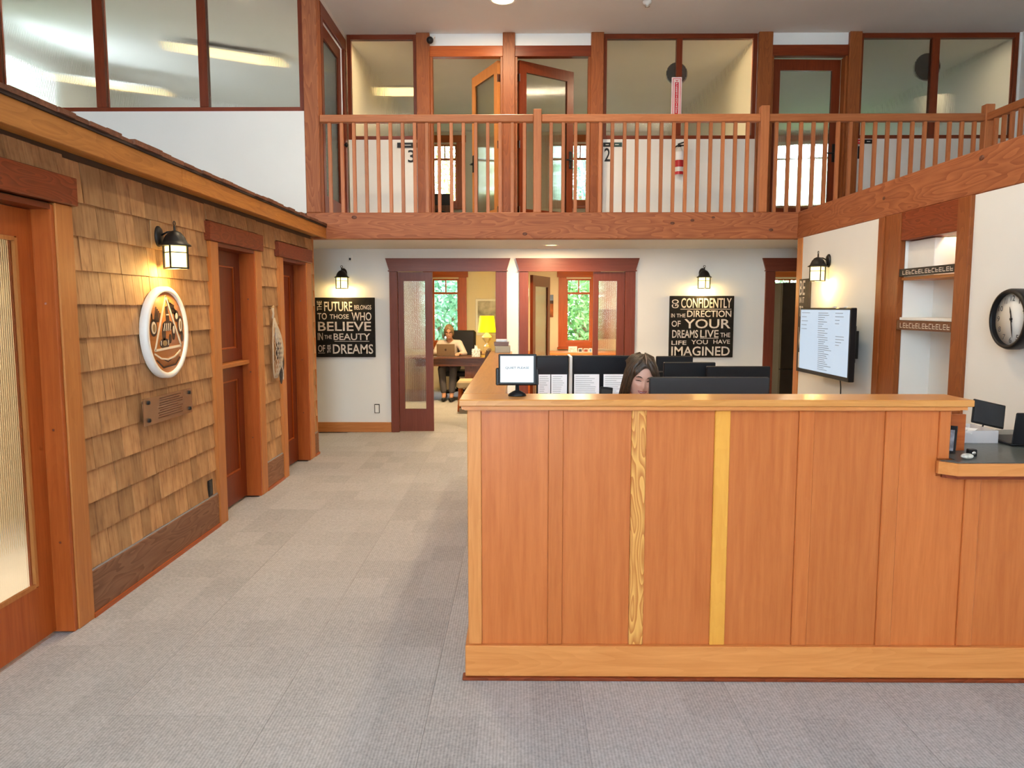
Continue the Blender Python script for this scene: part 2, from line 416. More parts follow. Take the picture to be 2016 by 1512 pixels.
# rear wall with the big front windows behind the camera
RH = [(a, b, .3, 4.5) for a, b in REAR_WIN[:2]]
struct('wall_front', wall_grid('Y', -3.6, -3.48, -6.5, 6.07, 0, ZT, RH), WHITE, 'white front wall with tall windows', 'wall')
n = 0
for a, b in REAR_WIN[:2]:
    n += 1
    r = empty('window_%d' % (20 + n), ((a+b)/2, -3.54, .3), label='tall front window %s' % ('near the shingled room' if n == 1 else 'facing the reception desk'), cat='window', kind='structure')
    for x in (a + .03, a + (b-a)/3, a + 2*(b-a)/3, b - .03): mk('mullion', B(x-.03, x+.03, -3.58, -3.50, .3, 4.5), wood('red', 'Z'), r)
    for z in (.33, 2.9, 4.47): mk('transom', B(a+.06, b-.06, -3.575, -3.505, z-.03, z+.03), wood('red', 'X'), r)
    mk('pane', B(a+.06, b-.06, -3.543, -3.537, .36, 4.44), clear_glass(), r)

# ------------------------------------------------------------------ shingled room on the left
m = MB()
D1 = (2.55, 3.60); D2 = (5.54, 6.32); D3 = (7.06, 7.83)
m = wall_grid('X', -2.36, -2.21, -3.48, 8.16, 0, 2.40, [(D1[0], D1[1], 0, 2.06), (D2[0], D2[1], 0, 2.05), (D3[0], D3[1], 0, 2.04)])
m.box(-4.6, -2.36, 8.06, 8.16, 0, 2.40)
wl = struct('wall_left', m, plain('sheathing', (.10, .055, .03), .9), 'cedar shingle wall of the small room on the left', 'wall')
struct('shingle_room_roof', B(-6.5, -2.10, -3.48, YR - .01, 2.40, 2.44), wood('roof', 'Y'), 'flat roof over the shingled room', 'roof')
struct('shingle_room_back', B(-3.6, -3.5, -3.48, 8.06, 0, 2.40), CREAM, 'inner back wall of the shingled room', 'wall')
# shingles, each its own slab: thick butt at the bottom, thin top tucked under the next course
sm = MB()
sm.add([(0,0,0),(0,1,0),(.019,1,0),(.019,0,0),(0,0,1),(0,1,1),(.003,1,1),(.003,0,1)],
       [(0,3,2,1),(4,5,6,7),(0,1,5,4),(1,2,6,5),(2,3,7,6),(3,0,4,7)])
shing = bpy.data.meshes.new('shingle'); shing.from_pydata(sm.v, [], sm.f)
bm = bmesh.new(); bm.from_mesh(shing); bmesh.ops.recalc_face_normals(bm, faces=bm.faces[:]); bm.to_mesh(shing); bm.free()
def cedar_mat():
    m, nt, b = nodes_of('cedar_shingle'); L = nt.links.new
    tc = N(nt, 'ShaderNodeTexCoord'); oi = N(nt, 'ShaderNodeObjectInfo')
    mul = N(nt, 'ShaderNodeVectorMath', operation='SCALE'); mul.inputs[0].default_value = (7.3, 31.1, 15.7); L(oi.outputs['Random'], mul.inputs['Scale'])
    add = N(nt, 'ShaderNodeVectorMath', operation='ADD'); L(tc.outputs['Object'], add.inputs[0]); L(mul.outputs[0], add.inputs[1])
    mp = N(nt, 'ShaderNodeMapping'); mp.inputs['Scale'].default_value = (0, 1, .10); L(add.outputs[0], mp.inputs['Vector'])
    nz = N(nt, 'ShaderNodeTexNoise'); nz.inputs['Scale'].default_value = 9; nz.inputs['Detail'].default_value = 5; L(mp.outputs[0], nz.inputs['Vector'])
    n2 = N(nt, 'ShaderNodeTexNoise'); n2.inputs['Scale'].default_value = 2.2; n2.inputs['Detail'].default_value = 2; L(add.outputs[0], n2.inputs['Vector'])
    av = N(nt, 'ShaderNodeMath', operation='MULTIPLY_ADD', i_1=.45); L(n2.outputs['Fac'], av.inputs[0])
    hv = N(nt, 'ShaderNodeMath', operation='MULTIPLY', i_1=.55); L(nz.outputs['Fac'], hv.inputs[0]); L(hv.outputs[0], av.inputs[2])
    r = N(nt, 'ShaderNodeValToRGB'); e = r.color_ramp.elements
    e[0].position = .30; e[0].color = (.25, .115, .05, 1); e[1].position = .62; e[1].color = (.55, .31, .138, 1)
    mid = r.color_ramp.elements.new(.46); mid.color = (.45, .235, .098, 1)
    L(av.outputs[0], r.inputs[0])
    hs = N(nt, 'ShaderNodeHueSaturation'); mr = N(nt, 'ShaderNodeMapRange'); mr.inputs[3].default_value = .74; mr.inputs[4].default_value = 1.18
    L(oi.outputs['Random'], mr.inputs[0]); L(mr.outputs[0], hs.inputs['Value']); L(r.outputs[0], hs.inputs['Color']); L(hs.outputs[0], b.inputs['Base Color'])
    b.inputs['Roughness'].default_value = .7
    bp = N(nt, 'ShaderNodeBump'); bp.inputs['Strength'].default_value = .35; bp.inputs['Distance'].default_value = .003
    L(nz.outputs['Fac'], bp.inputs['Height']); L(bp.outputs[0], b.inputs['Normal'])
    return m
shing.materials.append(cedar_mat())
EXP = .1685
def lay(y0, y1, zb, hh, wmin=.085, wmax=.19):
    y = y0
    while y < y1 - .01:
        w = random.uniform(wmin, wmax)
        if y1 - (y + w) < .06: w = y1 - y
        o = bpy.data.objects.new('shingle', shing); COL.objects.link(o); o.parent = wl
        o.location = Vector((-2.2075 + random.uniform(0, .003), y + .002, zb + random.uniform(-.0012, .0012))) - WL[wl]
        o.scale = (1, w - .004, hh)
        y += w
for k in range(11):
    zb = .249 + EXP * k
    for a, b in ((3.742, 5.40), (6.455, 6.935), (7.99, 8.165)):
        lay(a, b, zb, min(.205, 2.31 - zb))
lay(3.742, 5.40, .249 + EXP*11, .2); lay(6.455, 6.935, .249 + EXP*11, .2); lay(7.99, 8.165, .249+EXP*11, .2)
lay(2.9, 3.742, 2.206, .11); lay(5.40, 6.455, 2.196, .11); lay(6.935, 7.99, 2.19, .11)
# dark skirting boards of the shingle wall with a pale cap strip
for i, (a, b) in enumerate(((3.742, 5.40), (6.455, 6.935), (7.99, 8.17))):
    r = mk('baseboard_left', B(-2.21, -2.178, a, b, 0, .238), wood('base', 'Y'), bev=.003,
           label=['long dark brown skirting board under the shingles below the plaque', 'short dark skirting board between the two panelled doors', 'narrow dark skirting board at the shingle wall corner'][i], cat='baseboard', kind='structure')
    mk('shoe_moulding', B(-2.178, -2.166, a, b, 0, .022), wood('orange', 'Y'), r)
    mk('cap_strip', B(-2.208, -2.184, a, b, .2385, .246), plain('strip_metal', (.38, .37, .40), .5), r)
# eave: fascia boards, soffit, roof shingle edge
ev = empty('roof_eave', (-2.05, 4, 2.31), label='golden timber eave with cedar roof edge above the shingle wall', cat='eave', kind='structure')
ys = [-3.4, 1.2, 4.72, 8.19]
for a, b in zip(ys[:-1], ys[1:]): mk('fascia_board', B(-2.085, -2.05, a + .001, b - .001, 2.312, 2.425), wood('fascia', 'Y'), ev, bev=.003)
mk('soffit', B(-2.20, -2.086, -3.4, 8.19, 2.335, 2.35), wood('fascia', 'Y'), ev)
y = 1.9
while y < 8.15:
    w = random.uniform(.1, .2); w = min(w, 8.19 - y)
    mk('roof_shingle', B(-2.40, -2.035 + random.uniform(-.006, .008), y + .001, y + w - .001, 2.4405, 2.462 + random.uniform(-.004, .006)), wood('roof', 'X'), ev)
    y += w
mk('drip_edge', B(-2.095, -2.042, -3.4, 8.19, 2.4255, 2.44), plain('drip_dark', (.035, .016, .01), .8), ev)

# ------------------------------------------------------------------ doors of the shingled room
def sill_screws(parent, y, x, zs):
    for z in zs: mk('screw', MB().lathe([(.006, 0), (.004, .003)], (0,0,0), 8, 'Y').xform(Matrix.Translation((x, y - .003, z))), CHROME, parent)
# door_1: big ribbed glass door at the picture's left edge
d = empty('door_1', (XL, 3.1, 0), label='large orange wood door with ribbed glass at the far left', cat='door', kind='structure')
mk('casing', B(-2.21, -2.168, 3.605, 3.742, 0, 2.07), wood('casing', 'Z'), d, bev=.004)
mk('casing', B(-2.21, -2.168, 2.41, 2.545, 0, 2.07), wood('casing', 'Z'), d, bev=.004)
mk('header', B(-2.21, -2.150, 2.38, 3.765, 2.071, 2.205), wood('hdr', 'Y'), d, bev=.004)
mk('jamb', B(-2.35, -2.175, 3.575, 3.604, 0, 2.06), wood('orange', 'Z'), d, bev=.003)
mk('jamb', B(-2.35, -2.175, 2.55, 2.575, 0, 2.06), wood('orange', 'Z'), d)
mk('head_jamb', B(-2.35, -2.175, 2.576, 3.574, 2.035, 2.06), wood('red', 'Y'), d)
m = MB().box(-2.31, -2.266, 3.46, 3.573, .01, 2.03).box(-2.31, -2.266, 2.577, 2.69, .01, 2.03).box(-2.31, -2.266, 2.69, 3.46, .01, .27).box(-2.31, -2.266, 2.69, 3.46, 1.90, 2.03)
lf = mk('leaf', m, wood('orange', 'Z'), d)
m = MB().box(-2.278, -2.262, 3.44, 3.459, .275, 1.895).box(-2.278, -2.262, 2.70, 3.44, .271, .29).box(-2.278, -2.262, 2.70, 3.44, 1.88, 1.899)
mk('glazing_bead', m, wood('casing', 'Z'), lf)
mk('glass', ribbed(-2.292, -2.284, 2.691, 3.459, .272, 1.898, axis='Y'), reeded('Y'), lf)
sill_screws(d, 3.574, -2.22, (.45, 1.0, 1.6))
# door_2: dutch door with shelf; door_3: panelled door
def house_door(n, y0, y1, c0, c1, hz, label, dutch):
    d = empty('door_%d' % n, (XL, (y0+y1)/2, 0), label=label, cat='door', kind='structure')
    mk('casing', B(-2.21, -2.168, c0, y0, 0, hz), wood('casing', 'Z'), d, bev=.004)
    mk('casing', B(-2.21, -2.168, y1, c1, 0, hz), wood('casing', 'Z'), d, bev=.004)
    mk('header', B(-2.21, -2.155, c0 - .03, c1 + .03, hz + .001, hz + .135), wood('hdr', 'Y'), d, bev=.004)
    mk('jamb', B(-2.35, -2.172, y1 - .03, y1 - .001, 0, hz - .002), wood('orange', 'Z'), d, bev=.003)
    mk('head_jamb', B(-2.35, -2.172, y0, y1 - .031, hz - .03, hz - .002), wood('red', 'Y'), d)
    z1 = hz - .032; a, b = y0 + .004, y1 - .033
    def leaf(zb, zt, rb):
        m = MB().box(-2.335, -2.295, a, a + .11, zb, zt).box(-2.335, -2.295, b - .11, b, zb, zt).box(-2.335, -2.295, a+.11, b-.11, zb, zb + rb).box(-2.335, -2.295, a+.11, b-.11, zt - .11, zt)
        l = mk('leaf', m, wood('red', 'Z'), d)
        mk('panel', B(-2.33, -2.312, a+.111, b-.111, zb+rb+.001, zt-.111), wood('red', 'Z'), l)
        fr = MB(); u0, u1, v0, v1 = a+.111, b-.111, zb+rb+.001, zt-.111
        fr.box(-2.3115, -2.300, u0, u0+.012, v0, v1).box(-2.3115, -2.300, u1-.012, u1, v0, v1).box(-2.3115, -2.300, u0+.012, u1-.012, v0, v0+.012).box(-2.3115, -2.300, u0+.012, u1-.012, v1-.012, v1)
        mk('panel_moulding', fr, wood('orange', 'Z'), l)
        return l
    if dutch:
        leaf(.01, 1.115, .24); l = leaf(1.155, z1, .10)
        mk('shelf', B(-2.335, -2.235, a, b, 1.117, 1.152), wood('casing', 'Y'), d, bev=.006)
    else:
        leaf(.01, z1, .24)
    sill_screws(d, y1 - .031, -2.23, (.5, 1.05, 1.65))
    return d
house_door(2, 5.54, 6.32, 5.40, 6.455, 2.05, 'red brown dutch door with a small shelf across its middle', True)
house_door(3, 7.06, 7.83, 6.935, 7.99, 2.04, 'narrow red brown panelled door nearest the shingle wall corner', False)
mk('corner_board', B(-2.21, -2.188, 8.166, 8.19, 0, 2.31), wood('casing', 'Z'), bev=.003, label='thin wood corner board at the end of the shingle wall', cat='trim', kind='structure')

# ------------------------------------------------------------------ beams and posts
bm_ = mk('timber_beam', B(-2.40, XR + .002, YR, YR + .14, ZC - .001, ZF), wood('beam', 'X'), label='long horizontal timber beam carrying the back balcony railing', cat='beam', bev=.006)
KNOT = plain('wood_knot', (.13, .04, .018), .6, noise=.4, scale=30)
def knots(parent, pts, axis):
    for u, z, r in pts:
        pr = [(r*1.0, 0), (r*.98, .0012), (r*.3, .0016)]
        m = MB()
        if axis == 'Y': m.lathe([(a, -b) for a, b in pr], (u, YR + .0005, z), 14, 'Y', sx=1.2, sy=.8)
        else: m.lathe([(a, -b) for a, b in pr], (XR + .0005, u, z), 14, 'X', sx=1.3, sy=.8)
        mk('knot', m, KNOT, parent)
knots(bm_, [(-1.75, 2.535, .024), (.06, 2.36, .022), (1.83, 2.50, .018), (1.62, 2.47, .02), (2.05, 2.53, .015), (2.66, 2.40, .02)], 'Y')
b2 = mk('timber_beam', B(XR, XR + .13, -3.4, YR + .14, ZC - .003, ZF + .003), wood('beam', 'Y'), label='timber beam running forward above the right wall with screen and clock', cat='beam', bev=.006)
knots(b2, [(6.3, 2.46, .018), (5.0, 2.53, .022)], 'X')
mk('timber_post', B(-2.255, -2.10, YR, YR + .15, ZF + .001, ZT), wood('beam', 'Z'), label='tall timber post at the left end of the balcony', cat='post', bev=.006)
UP = [(-1.25, -1.09), (-.20, -.055), (.87, 1.02), (2.89, 3.055), (3.98, 4.125)]
UPL = ['left of the open office door three', 'between the two open upstairs doors', 'left of the extinguisher window', 'right of the extinguisher window', 'right of the closed upstairs door']
for (a, b), t in zip(UP, UPL):
    mk('timber_post', B(a - .002, b + .002, YB - .052, YB - .0005, ZF, ZT - .001), wood('post', 'Z'), label='upstairs timber post ' + t, cat='post', bev=.005, group='upstairs wall posts')

# ------------------------------------------------------------------ upstairs windows
def glazed(n, x0, x1, z0, z1, y, mull, label, gaxis='X', tone='red'):
    w = empty('window_%d' % n, ((x0+x1)/2, y, z0), label=label, cat='window', kind='structure')
    f = .045
    mk('frame_stile', B(x0, x0+f, y, y+.07, z0, z1), wood(tone, 'Z'), w, bev=.003)
    mk('frame_stile', B(x1-f, x1, y, y+.07, z0, z1), wood(tone, 'Z'), w, bev=.003)
    mk('frame_rail', B(x0+f, x1-f, y, y+.07, z0, z0+f), wood(tone, 'X'), w, bev=.003)
    mk('frame_rail', B(x0+f, x1-f, y, y+.07, z1-f*1.3, z1), wood(tone, 'X'), w, bev=.003)
    xs = [x0 + f]
    for a, b in mull:
        mk('mullion', B(a, b, y-.005, y+.075, z0+f, z1-f*1.3), wood(tone, 'Z'), w, bev=.003); xs += [a, b]
    xs.append(x1 - f)
    for i in range(0, len(xs), 2): mk('pane', ribbed(xs[i], xs[i+1], y+.03, y+.038, z0+f, z1-f*1.3, axis=gaxis), reeded(gaxis), w)
    return w
glazed(1, -7.6, -2.256, 3.632, ZT - .002, YR + .02, [(-6.6, -6.5), (-5.52, -5.42), (-4.44, -4.335), (-3.352, -3.262)], 'wide ribbed glass window above the shingle roof')
glazed(2, -2.105, -1.251, 3.641, ZT - .002, YB + .01, [], 'ribbed glass window above the number 3')
glazed(3, 1.021, 2.889, 3.641, ZT - .002, YB + .01, [(1.91, 1.98)], 'two pane ribbed glass window behind the extinguisher sign')
glazed(4, 4.126, 6.04, 3.641, ZT - .002, YB + .01, [(5.0, 5.09)], 'two pane ribbed glass window at the upper right')

# ------------------------------------------------------------------ upstairs doors
def up_door(n, x0, x1, hinge, ang, label, tone):
    d = empty('door_%d' % n, ((x0+x1)/2, YB, ZF), label=label, cat='door', kind='structure')
    mk('header', B(x0, x1, YB - .03, YB + .07, 4.615, 4.742), wood('orange' if n == 4 else 'red', 'X'), d, bev=.004)
    mk('jamb', B(x0, x0+.03, YB - .02, YB + .11, ZF, 4.614), wood('post', 'Z'), d, bev=.003)
    mk('jamb', B(x1-.03, x1, YB - .02, YB + .11, ZF, 4.614), wood('post', 'Z'), d, bev=.003)
    a, b = x0 + .034, x1 - .034; y0, y1 = YB + .075, YB + .115; zb, zt = ZF + .012, 4.606
    m = MB().box(a, a+.105, y0, y1, zb, zt).box(b-.105, b, y0, y1, zb, zt).box(a+.105, b-.105, y0, y1, zb, zb+.22).box(a+.105, b-.105, y0, y1, zt-.13, zt)
    hx = a if hinge == 'L' else b
    lf = mk('leaf', m, wood(tone, 'Z'), d, origin=(hx, y1, zb))
    mk('glass', ribbed(a+.1052, b-.1052, y0+.016, y0+.024, zb+.2202, zt-.1302, axis='X'), reeded('X'), lf)
    hxx = b - .05 if hinge == 'L' else a + .05
    hd = mk('handle', B(hxx-.022, hxx+.022, y0-.012, y0, 3.38, 3.60), BLACK, lf, bev=.004)
    mk('lever', MB().tube([(hxx, y0-.01, 3.48), (hxx, y0-.05, 3.48), (hxx + (-.1 if hinge == 'L' else .1), y0-.05, 3.48)], .009), BLACK, lf)
    for z in (2.8, 3.6, 4.4): mk('hinge', B(hx-.006, hx+.006, y0-.004, y1+.004, z-.045, z+.045), CHROME, lf)
    lf.rotation_euler = (0, 0, ang)
    return d
up_door(4, -1.089, -.201, 'R', -math.radians(64), 'upstairs office door standing wide open beside the number 3 window', 'casing')
up_door(5, -.054, .869, 'L', math.radians(35), 'upstairs ribbed glass door half open in the middle of the balcony', 'red')
up_door(6, 3.056, 3.979, 'L', math.radians(2.5), 'upstairs ribbed glass door nearly closed left of the upper right window', 'red')
# side door between the tall post and the back wall
ws = MB().box(-2.24, -2.12, YR+.15, 8.42, ZF, ZT).box(-2.24, -2.12, 9.50, YB, ZF, ZT).box(-2.24, -2.12, 8.42, 9.50, 4.78, ZT)
struct('wall_balcony_side', ws, WHITE, 'white side wall at the left end of the balcony', 'wall')
d = empty('door_7', (-2.12, 8.95, ZF), label='ribbed glass door in the side wall at the balcony left end', cat='door', kind='structure')
mk('header', B(-2.13, -2.098, 8.36, 9.56, 4.66, 4.80), wood('red', 'Y'), d, bev=.004)
mk('casing', B(-2.13, -2.100, 8.37, 8.47, ZF, 4.659), wood('red', 'Z'), d, bev=.004)
mk('casing', B(-2.13, -2.100, 9.45, 9.55, ZF, 4.659), wood('red', 'Z'), d, bev=.004)
m = MB().box(-2.19, -2.145, 8.472, 8.59, ZF+.01, 4.655).box(-2.19, -2.145, 9.33, 9.448, ZF+.01, 4.655).box(-2.19, -2.145, 8.59, 9.33, ZF+.01, ZF+.24).box(-2.19, -2.145, 8.59, 9.33, 4.52, 4.655)
lf = mk('leaf', m, wood('red', 'Z'), d)
mk('glass', ribbed(-2.172, -2.164, 8.591, 9.329, ZF+.241, 4.519, axis='Y'), reeded('Y'), lf)
mk('knob', MB().lathe([(.028, -2.144), (.028, -2.138), (.010, -2.136), (.010, -2.10), (.026, -2.09), (.030, -2.075), (.018, -2.062), (0, -2.06)], (0, 9.39, 3.53), 16, 'X'), BLACK, lf)
mk('lock', MB().lathe([(.024, -2.144), (.024, -2.12), (.012, -2.112), (0, -2.112)], (0, 9.39, 3.80), 14, 'X'), BLACK, lf)

# ------------------------------------------------------------------ lower back wall doors
def crown(x0, x1, z0, z1, y): return MB().prism([(x0, z0), (x1, z0), (x1+.045, z1), (x0-.045, z1)], 'Y', y - .035, y)
def slide_door(n, x0, x1, c0, c1, leafx, label, tone='redlow'):
    d = empty('door_%d' % n, ((x0+x1)/2, YB, 0), label=label, cat='door', kind='structure')
    mk('header', crown(c0, c1, 2.045, 2.195, YB), wood(tone, 'X'), d)
    mk('header_bead', B(c0-.012, c1+.012, YB-.045, YB, 2.032, 2.0445), wood(tone, 'X'), d)
    mk('casing', B(c0, x0, YB-.022, YB+.12, 0, 2.031), wood(tone, 'Z'), d, bev=.003)
    mk('casing', B(x1, c1, YB-.022, YB+.12, 0, 2.031), wood(tone, 'Z'), d, bev=.003)
    if leafx:
        a, b = leafx
        m = MB().box(a, a+.068, YB+.02, YB+.06, .008, 2.028).box(b-.095, b, YB+.02, YB+.06, .008, 2.028).box(a+.068, b-.095, YB+.02, YB+.06, .008, .295).box(a+.068, b-.095, YB+.02, YB+.06, 1.915, 2.028)
        lf = mk('leaf', m, wood(tone, 'Z'), d)
        mk('glass', ribbed(a+.0682, b-.0952, YB+.036, YB+.044, .2952, 1.9148, axis='X'), reeded('X'), lf)
        mk('strike_plate', B(x1-.004 if n == 8 else x0, x1 if n == 8 else x0+.004, YB+.01, YB+.05, 1.72, 1.82), WPLASTIC, d)
    return d
slide_door(8, -1.525, -.295, -1.626, -.155, (-1.524, -1.09), 'half open ribbed glass sliding door to the office with the woman at her desk')
slide_door(9, .115, 1.325, 0.0, 1.452, (.93, 1.324), 'half open ribbed glass sliding door behind the reception monitors')
slide_door(10, 3.19, 4.0, 3.069, 4.1, None, 'dark red door frame beside the right wall corner')
r = mk('baseboard_back', B(-4.5, -1.627, YB - .016, YB, 0, .127), wood('casing', 'X'), label='orange wood skirting board under the believe poster', cat='baseboard', kind='structure', bev=.003)
mk('baseboard_back', B(-.154, -.001, YB - .016, YB, 0, .127), wood('casing', 'X'), label='short skirting board between the two sliding doors', cat='baseboard', kind='structure', bev=.003)
mk('baseboard_back', B(1.453, 3.068, YB - .016, YB, 0, .127), wood('casing', 'X'), label='skirting board under the confidently poster', cat='baseboard', kind='structure', bev=.003)

# ------------------------------------------------------------------ right wall with niche
struct('wall_right', wall_grid('X', XR + .005, XR + .13, -3.48, 8.05, 0, ZC - .004, [(5.05, 6.205, 0, ZC)]), WHITE, 'white right wall with the screen and the clock', 'wall')
mk('wall_end_board', B(XR - .004, XR + .14, 8.052, 8.19, 0, ZC - .004), wood('casing', 'Z'), bev=.004, label='wood board capping the end of the right wall', cat='trim', kind='structure')
nc = MB().box(3.20, 3.25, 5.05, 6.205, 0, ZC - .004).box(XR+.026, 3.20, 5.05, 5.199, 0, ZC - .004).box(XR+.026, 3.20, 5.961, 6.205, 0, ZC - .004).box(XR+.125, 3.2, 5.199, 5.961, 2.20, 2.28)
struct('wall_niche', nc, WHITE, 'cream back and sides of the shelf niche in the right wall', 'wall')
nf = empty('niche_frame', (XR, 5.58, 0), label='orange timber frame around the shelf niche', cat='frame', kind='structure')
mk('frame_post', B(XR - .022, XR + .025, 5.961, 6.205, 0, ZC - .005), wood('post', 'Z'), nf, bev=.004)
mk('frame_post', B(XR - .034, XR + .004, 6.206, 6.30, 0, ZC - .005), wood('post', 'Z'), nf, bev=.004)
mk('frame_post', B(XR - .022, XR + .025, 5.05, 5.199, 0, ZC - .005), wood('post', 'Z'), nf, bev=.004)
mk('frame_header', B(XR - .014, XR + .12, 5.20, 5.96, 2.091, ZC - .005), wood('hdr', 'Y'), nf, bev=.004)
s1 = mk('niche_shelf', B(XR + .005, 3.199, 5.201, 5.959, 1.79, 1.812), wood('casing', 'Y'), label='upper wooden shelf in the niche', cat='shelf', bev=.002)
s2 = mk('niche_shelf', B(XR + .005, 3.199, 5.201, 5.959, 1.485, 1.507), WHITE, label='lower white shelf in the niche', cat='shelf', bev=.002)

# ================================================================== RAILINGS
RZ0, RZ1 = 3.52, 3.597
rl = empty('balcony_railing', (1.3, YR + .05, ZF), label='long wooden balcony railing with square balusters along the back', cat='railing')
NW = [(.148, .233), (2.524, 2.614), (4.853, 4.948)]
for (a, b), top in zip(NW, (3.65, 3.68, 3.69)): mk('newel_post', B(a, b, YR + .01, YR + .10, ZF, top), wood('rail', 'Z'), rl, bev=.005)
for a, b in ((-2.0985, .148), (.233, 2.524), (2.614, 4.853)): mk('top_rail', B(a + .0005, b - .0005, YR + .015, YR + .095, RZ0, RZ1), wood('rail', 'X'), rl, bev=.006)
bal = None
xs = [-2.004 + .1286*i for i in range(17)] + [.335 + .129*i for i in range(17)] + [2.70 + .129*i for i in range(17)]
for x in xs:
    if bal is None: bal = mk('baluster', B(x-.018, x+.018, YR+.036, YR+.072, ZF, RZ0), wood('rail', 'Z'), rl, bev=.003)
    else:
        o = bal.copy(); COL.objects.link(o); o.parent = rl; o.location = Vector((x, YR+.054, (ZF+RZ0)/2)) - WL[rl]
r2 = empty('gallery_railing', (4.9, 6.5, ZF), label='wooden railing of the side gallery at the upper right', cat='railing')
mk('top_rail', B(4.862, 4.94, 5.2, YR + .008, RZ0, RZ1), wood('rail', 'Y'), r2, bev=.006)
for k in range(23):
    o = bal.copy(); COL.objects.link(o); o.parent = r2; o.location = Vector((4.90, YR - .10 - .129*k, (ZF+RZ0)/2)) - WL[r2]

# ================================================================== RECEPTION DESK
YD = 3.13
dk = empty('reception_desk', (.8, YD, 0), label='long reception desk of orange fir panels with raised counter', cat='desk')
BT = [(-.215, -.157), (.122, .184), (.467, .528), (.811, .875), (1.158, 1.222), (1.514, 1.579), (1.856, 1.921), (2.20, 2.264), (2.54, 2.604), (2.88, 2.94)]
tones = ['plinth', 'fir', 'firfig', 'firgold', 'fir', 'fir', 'fir', 'fir', 'fir', 'fir']
for i, ((a, b), t) in enumerate(zip(BT, tones)):
    zt = 1.1595 if i < 6 else .884
    mk('batten', B(a, b, YD - .004, YD + .02, .15, zt), wood(t, 'Z'), dk, bev=.003)
for i in range(9):
    a, b = BT[i][1] + .0008, BT[i+1][0] - .0008
    if i < 5: mk('panel', B(a, b, YD + .006, YD + .02, .15, 1.1595), wood('fir', 'Z'), dk)
    elif i == 5:
        mk('panel', B(a, 1.735, YD + .006, YD + .02, .15, 1.1595).box(1.735, b, YD + .006, YD + .02, .15, .884), wood('fir', 'Z'), dk)
        mk('end_stile', B(1.736, 1.782, YD - .004, YD + .02, .957, 1.1595), wood('fir', 'Z'), dk, bev=.003)
    else: mk('panel', B(a, b, YD + .006, YD + .02, .15, .884), wood('fir', 'Z'), dk)
mk('plinth', B(-.228, 2.94, YD - .018, YD + .02, .014, .1495), wood('plinth', 'X'), dk, bev=.003)
mk('shoe_moulding', B(-.240, 2.94, YD - .032, YD + .02, 0, .0138), wood('hdr', 'X'), dk, bev=.003)
mk('carcass', B(-.208, 1.782, YD + .0205, YD + .14, 0, 1.1595).box(1.783, 2.94, YD + .0205, YD + .14, 0, .884), wood('fir', 'Z'), dk)
mk('counter_top', B(-.246, 1.845, YD - .055, YD + .17, 1.180, 1.208), wood('top', 'X'), dk, bev=.004)
mk('counter_moulding', B(-.234, 1.825, YD - .040, YD + .15, 1.1655, 1.1798).box(-.224, 1.806, YD - .022, YD + .145, 1.1598, 1.1653), wood('plinth', 'X'), dk)
# long left wing running back to the offices
mk('side_panel', B(-.208, -.10, YD + .141, 6.50, .15, 1.1595), wood('fir', 'Z'), dk)
mk('side_plinth', B(-.228, -.09, YD + .021, 6.51, .0, .1495), wood('plinth', 'Y'), dk)
for y in (3.9, 4.55, 5.2, 5.85, 6.44): mk('side_batten', B(-.222, -.2085, y, y+.06, .15, 1.159), wood('fir', 'Z'), dk, bev=.003)
mk('wing_top', B(-.246, -.058, YD + .1705, 6.53, 1.180, 1.208), wood('top', 'Y'), dk, bev=.004)
mk('wing_moulding', B(-.234, -.07, YD + .1505, 6.52, 1.160, 1.1798), wood('plinth', 'Y'), dk)
# lower writing counter
LOWP = [(1.722, 3.10), (1.785, 3.045), (2.94, 3.045), (2.94, 3.109), (1.726, 3.109)]
mk('low_counter_edge', MB().prism([(1.722, 3.112), (1.722, 3.095), (1.775, 3.045), (2.94, 3.045), (2.94, 3.112)], 'Z', .902, .953), wood('plinth', 'X'), dk)
mk('low_counter_moulding', MB().prism([(1.742, 3.112), (1.742, 3.10), (1.785, 3.062), (2.94, 3.062), (2.94, 3.112)], 'Z', .885, .9015), wood('hdr', 'X'), dk)
mk('low_counter_laminate', MB().prism([(1.735, 3.112), (1.735, 3.10), (1.783, 3.056), (2.94, 3.056), (2.94, 3.9), (1.80, 3.9), (1.80, 3.112)], 'Z', .9535, .9565), plain('grey_laminate', (.085, .095, .090), .32, noise=.2, scale=60), dk)
mk('low_counter_body', B(1.80, 2.94, 3.112, 3.9, .90, .9533), wood('fir', 'X'), dk)
mk('low_counter_support', B(1.80, 1.83, YD + .15, 3.88, 0, .899), wood('fir', 'Z'), dk)

# worktops behind the counter
wt = empty('work_desk', (1.0, 3.7, 0), label='work surface just behind the raised reception counter', cat='desk')
mk('worktop', B(-.085, 1.785, YD + .155, 4.12, .71, .745), wood('blond', 'X'), wt, bev=.004)
for x in (.03, 1.70): mk('leg_panel', B(x, x+.03, YD+.18, 4.08, 0, .709), wood('blond', 'Z'), wt)
wt2 = empty('work_desk', (.5, 6.2, 0), label='rear work desk carrying the two document monitors', cat='desk')
mk('worktop', B(-.05, 1.0, 5.82, 6.62, .71, .745), wood('blond', 'X'), wt2, bev=.004)
for x in (-.03, .95): mk('leg_panel', B(x, x+.03, 5.86, 6.58, 0, .709), wood('blond', 'Z'), wt2)
wt3 = empty('work_desk', (1.6, 5.4, 0), label='work desk in the middle of the staff area', cat='desk')
mk('worktop', B(1.02, 2.3, 4.95, 6.2, .71, .745), wood('blond', 'X'), wt3, bev=.004)
for x in (1.05, 2.22): mk('leg_panel', B(x, x+.03, 5.0, 6.15, 0, .709), wood('blond', 'Z'), wt3)

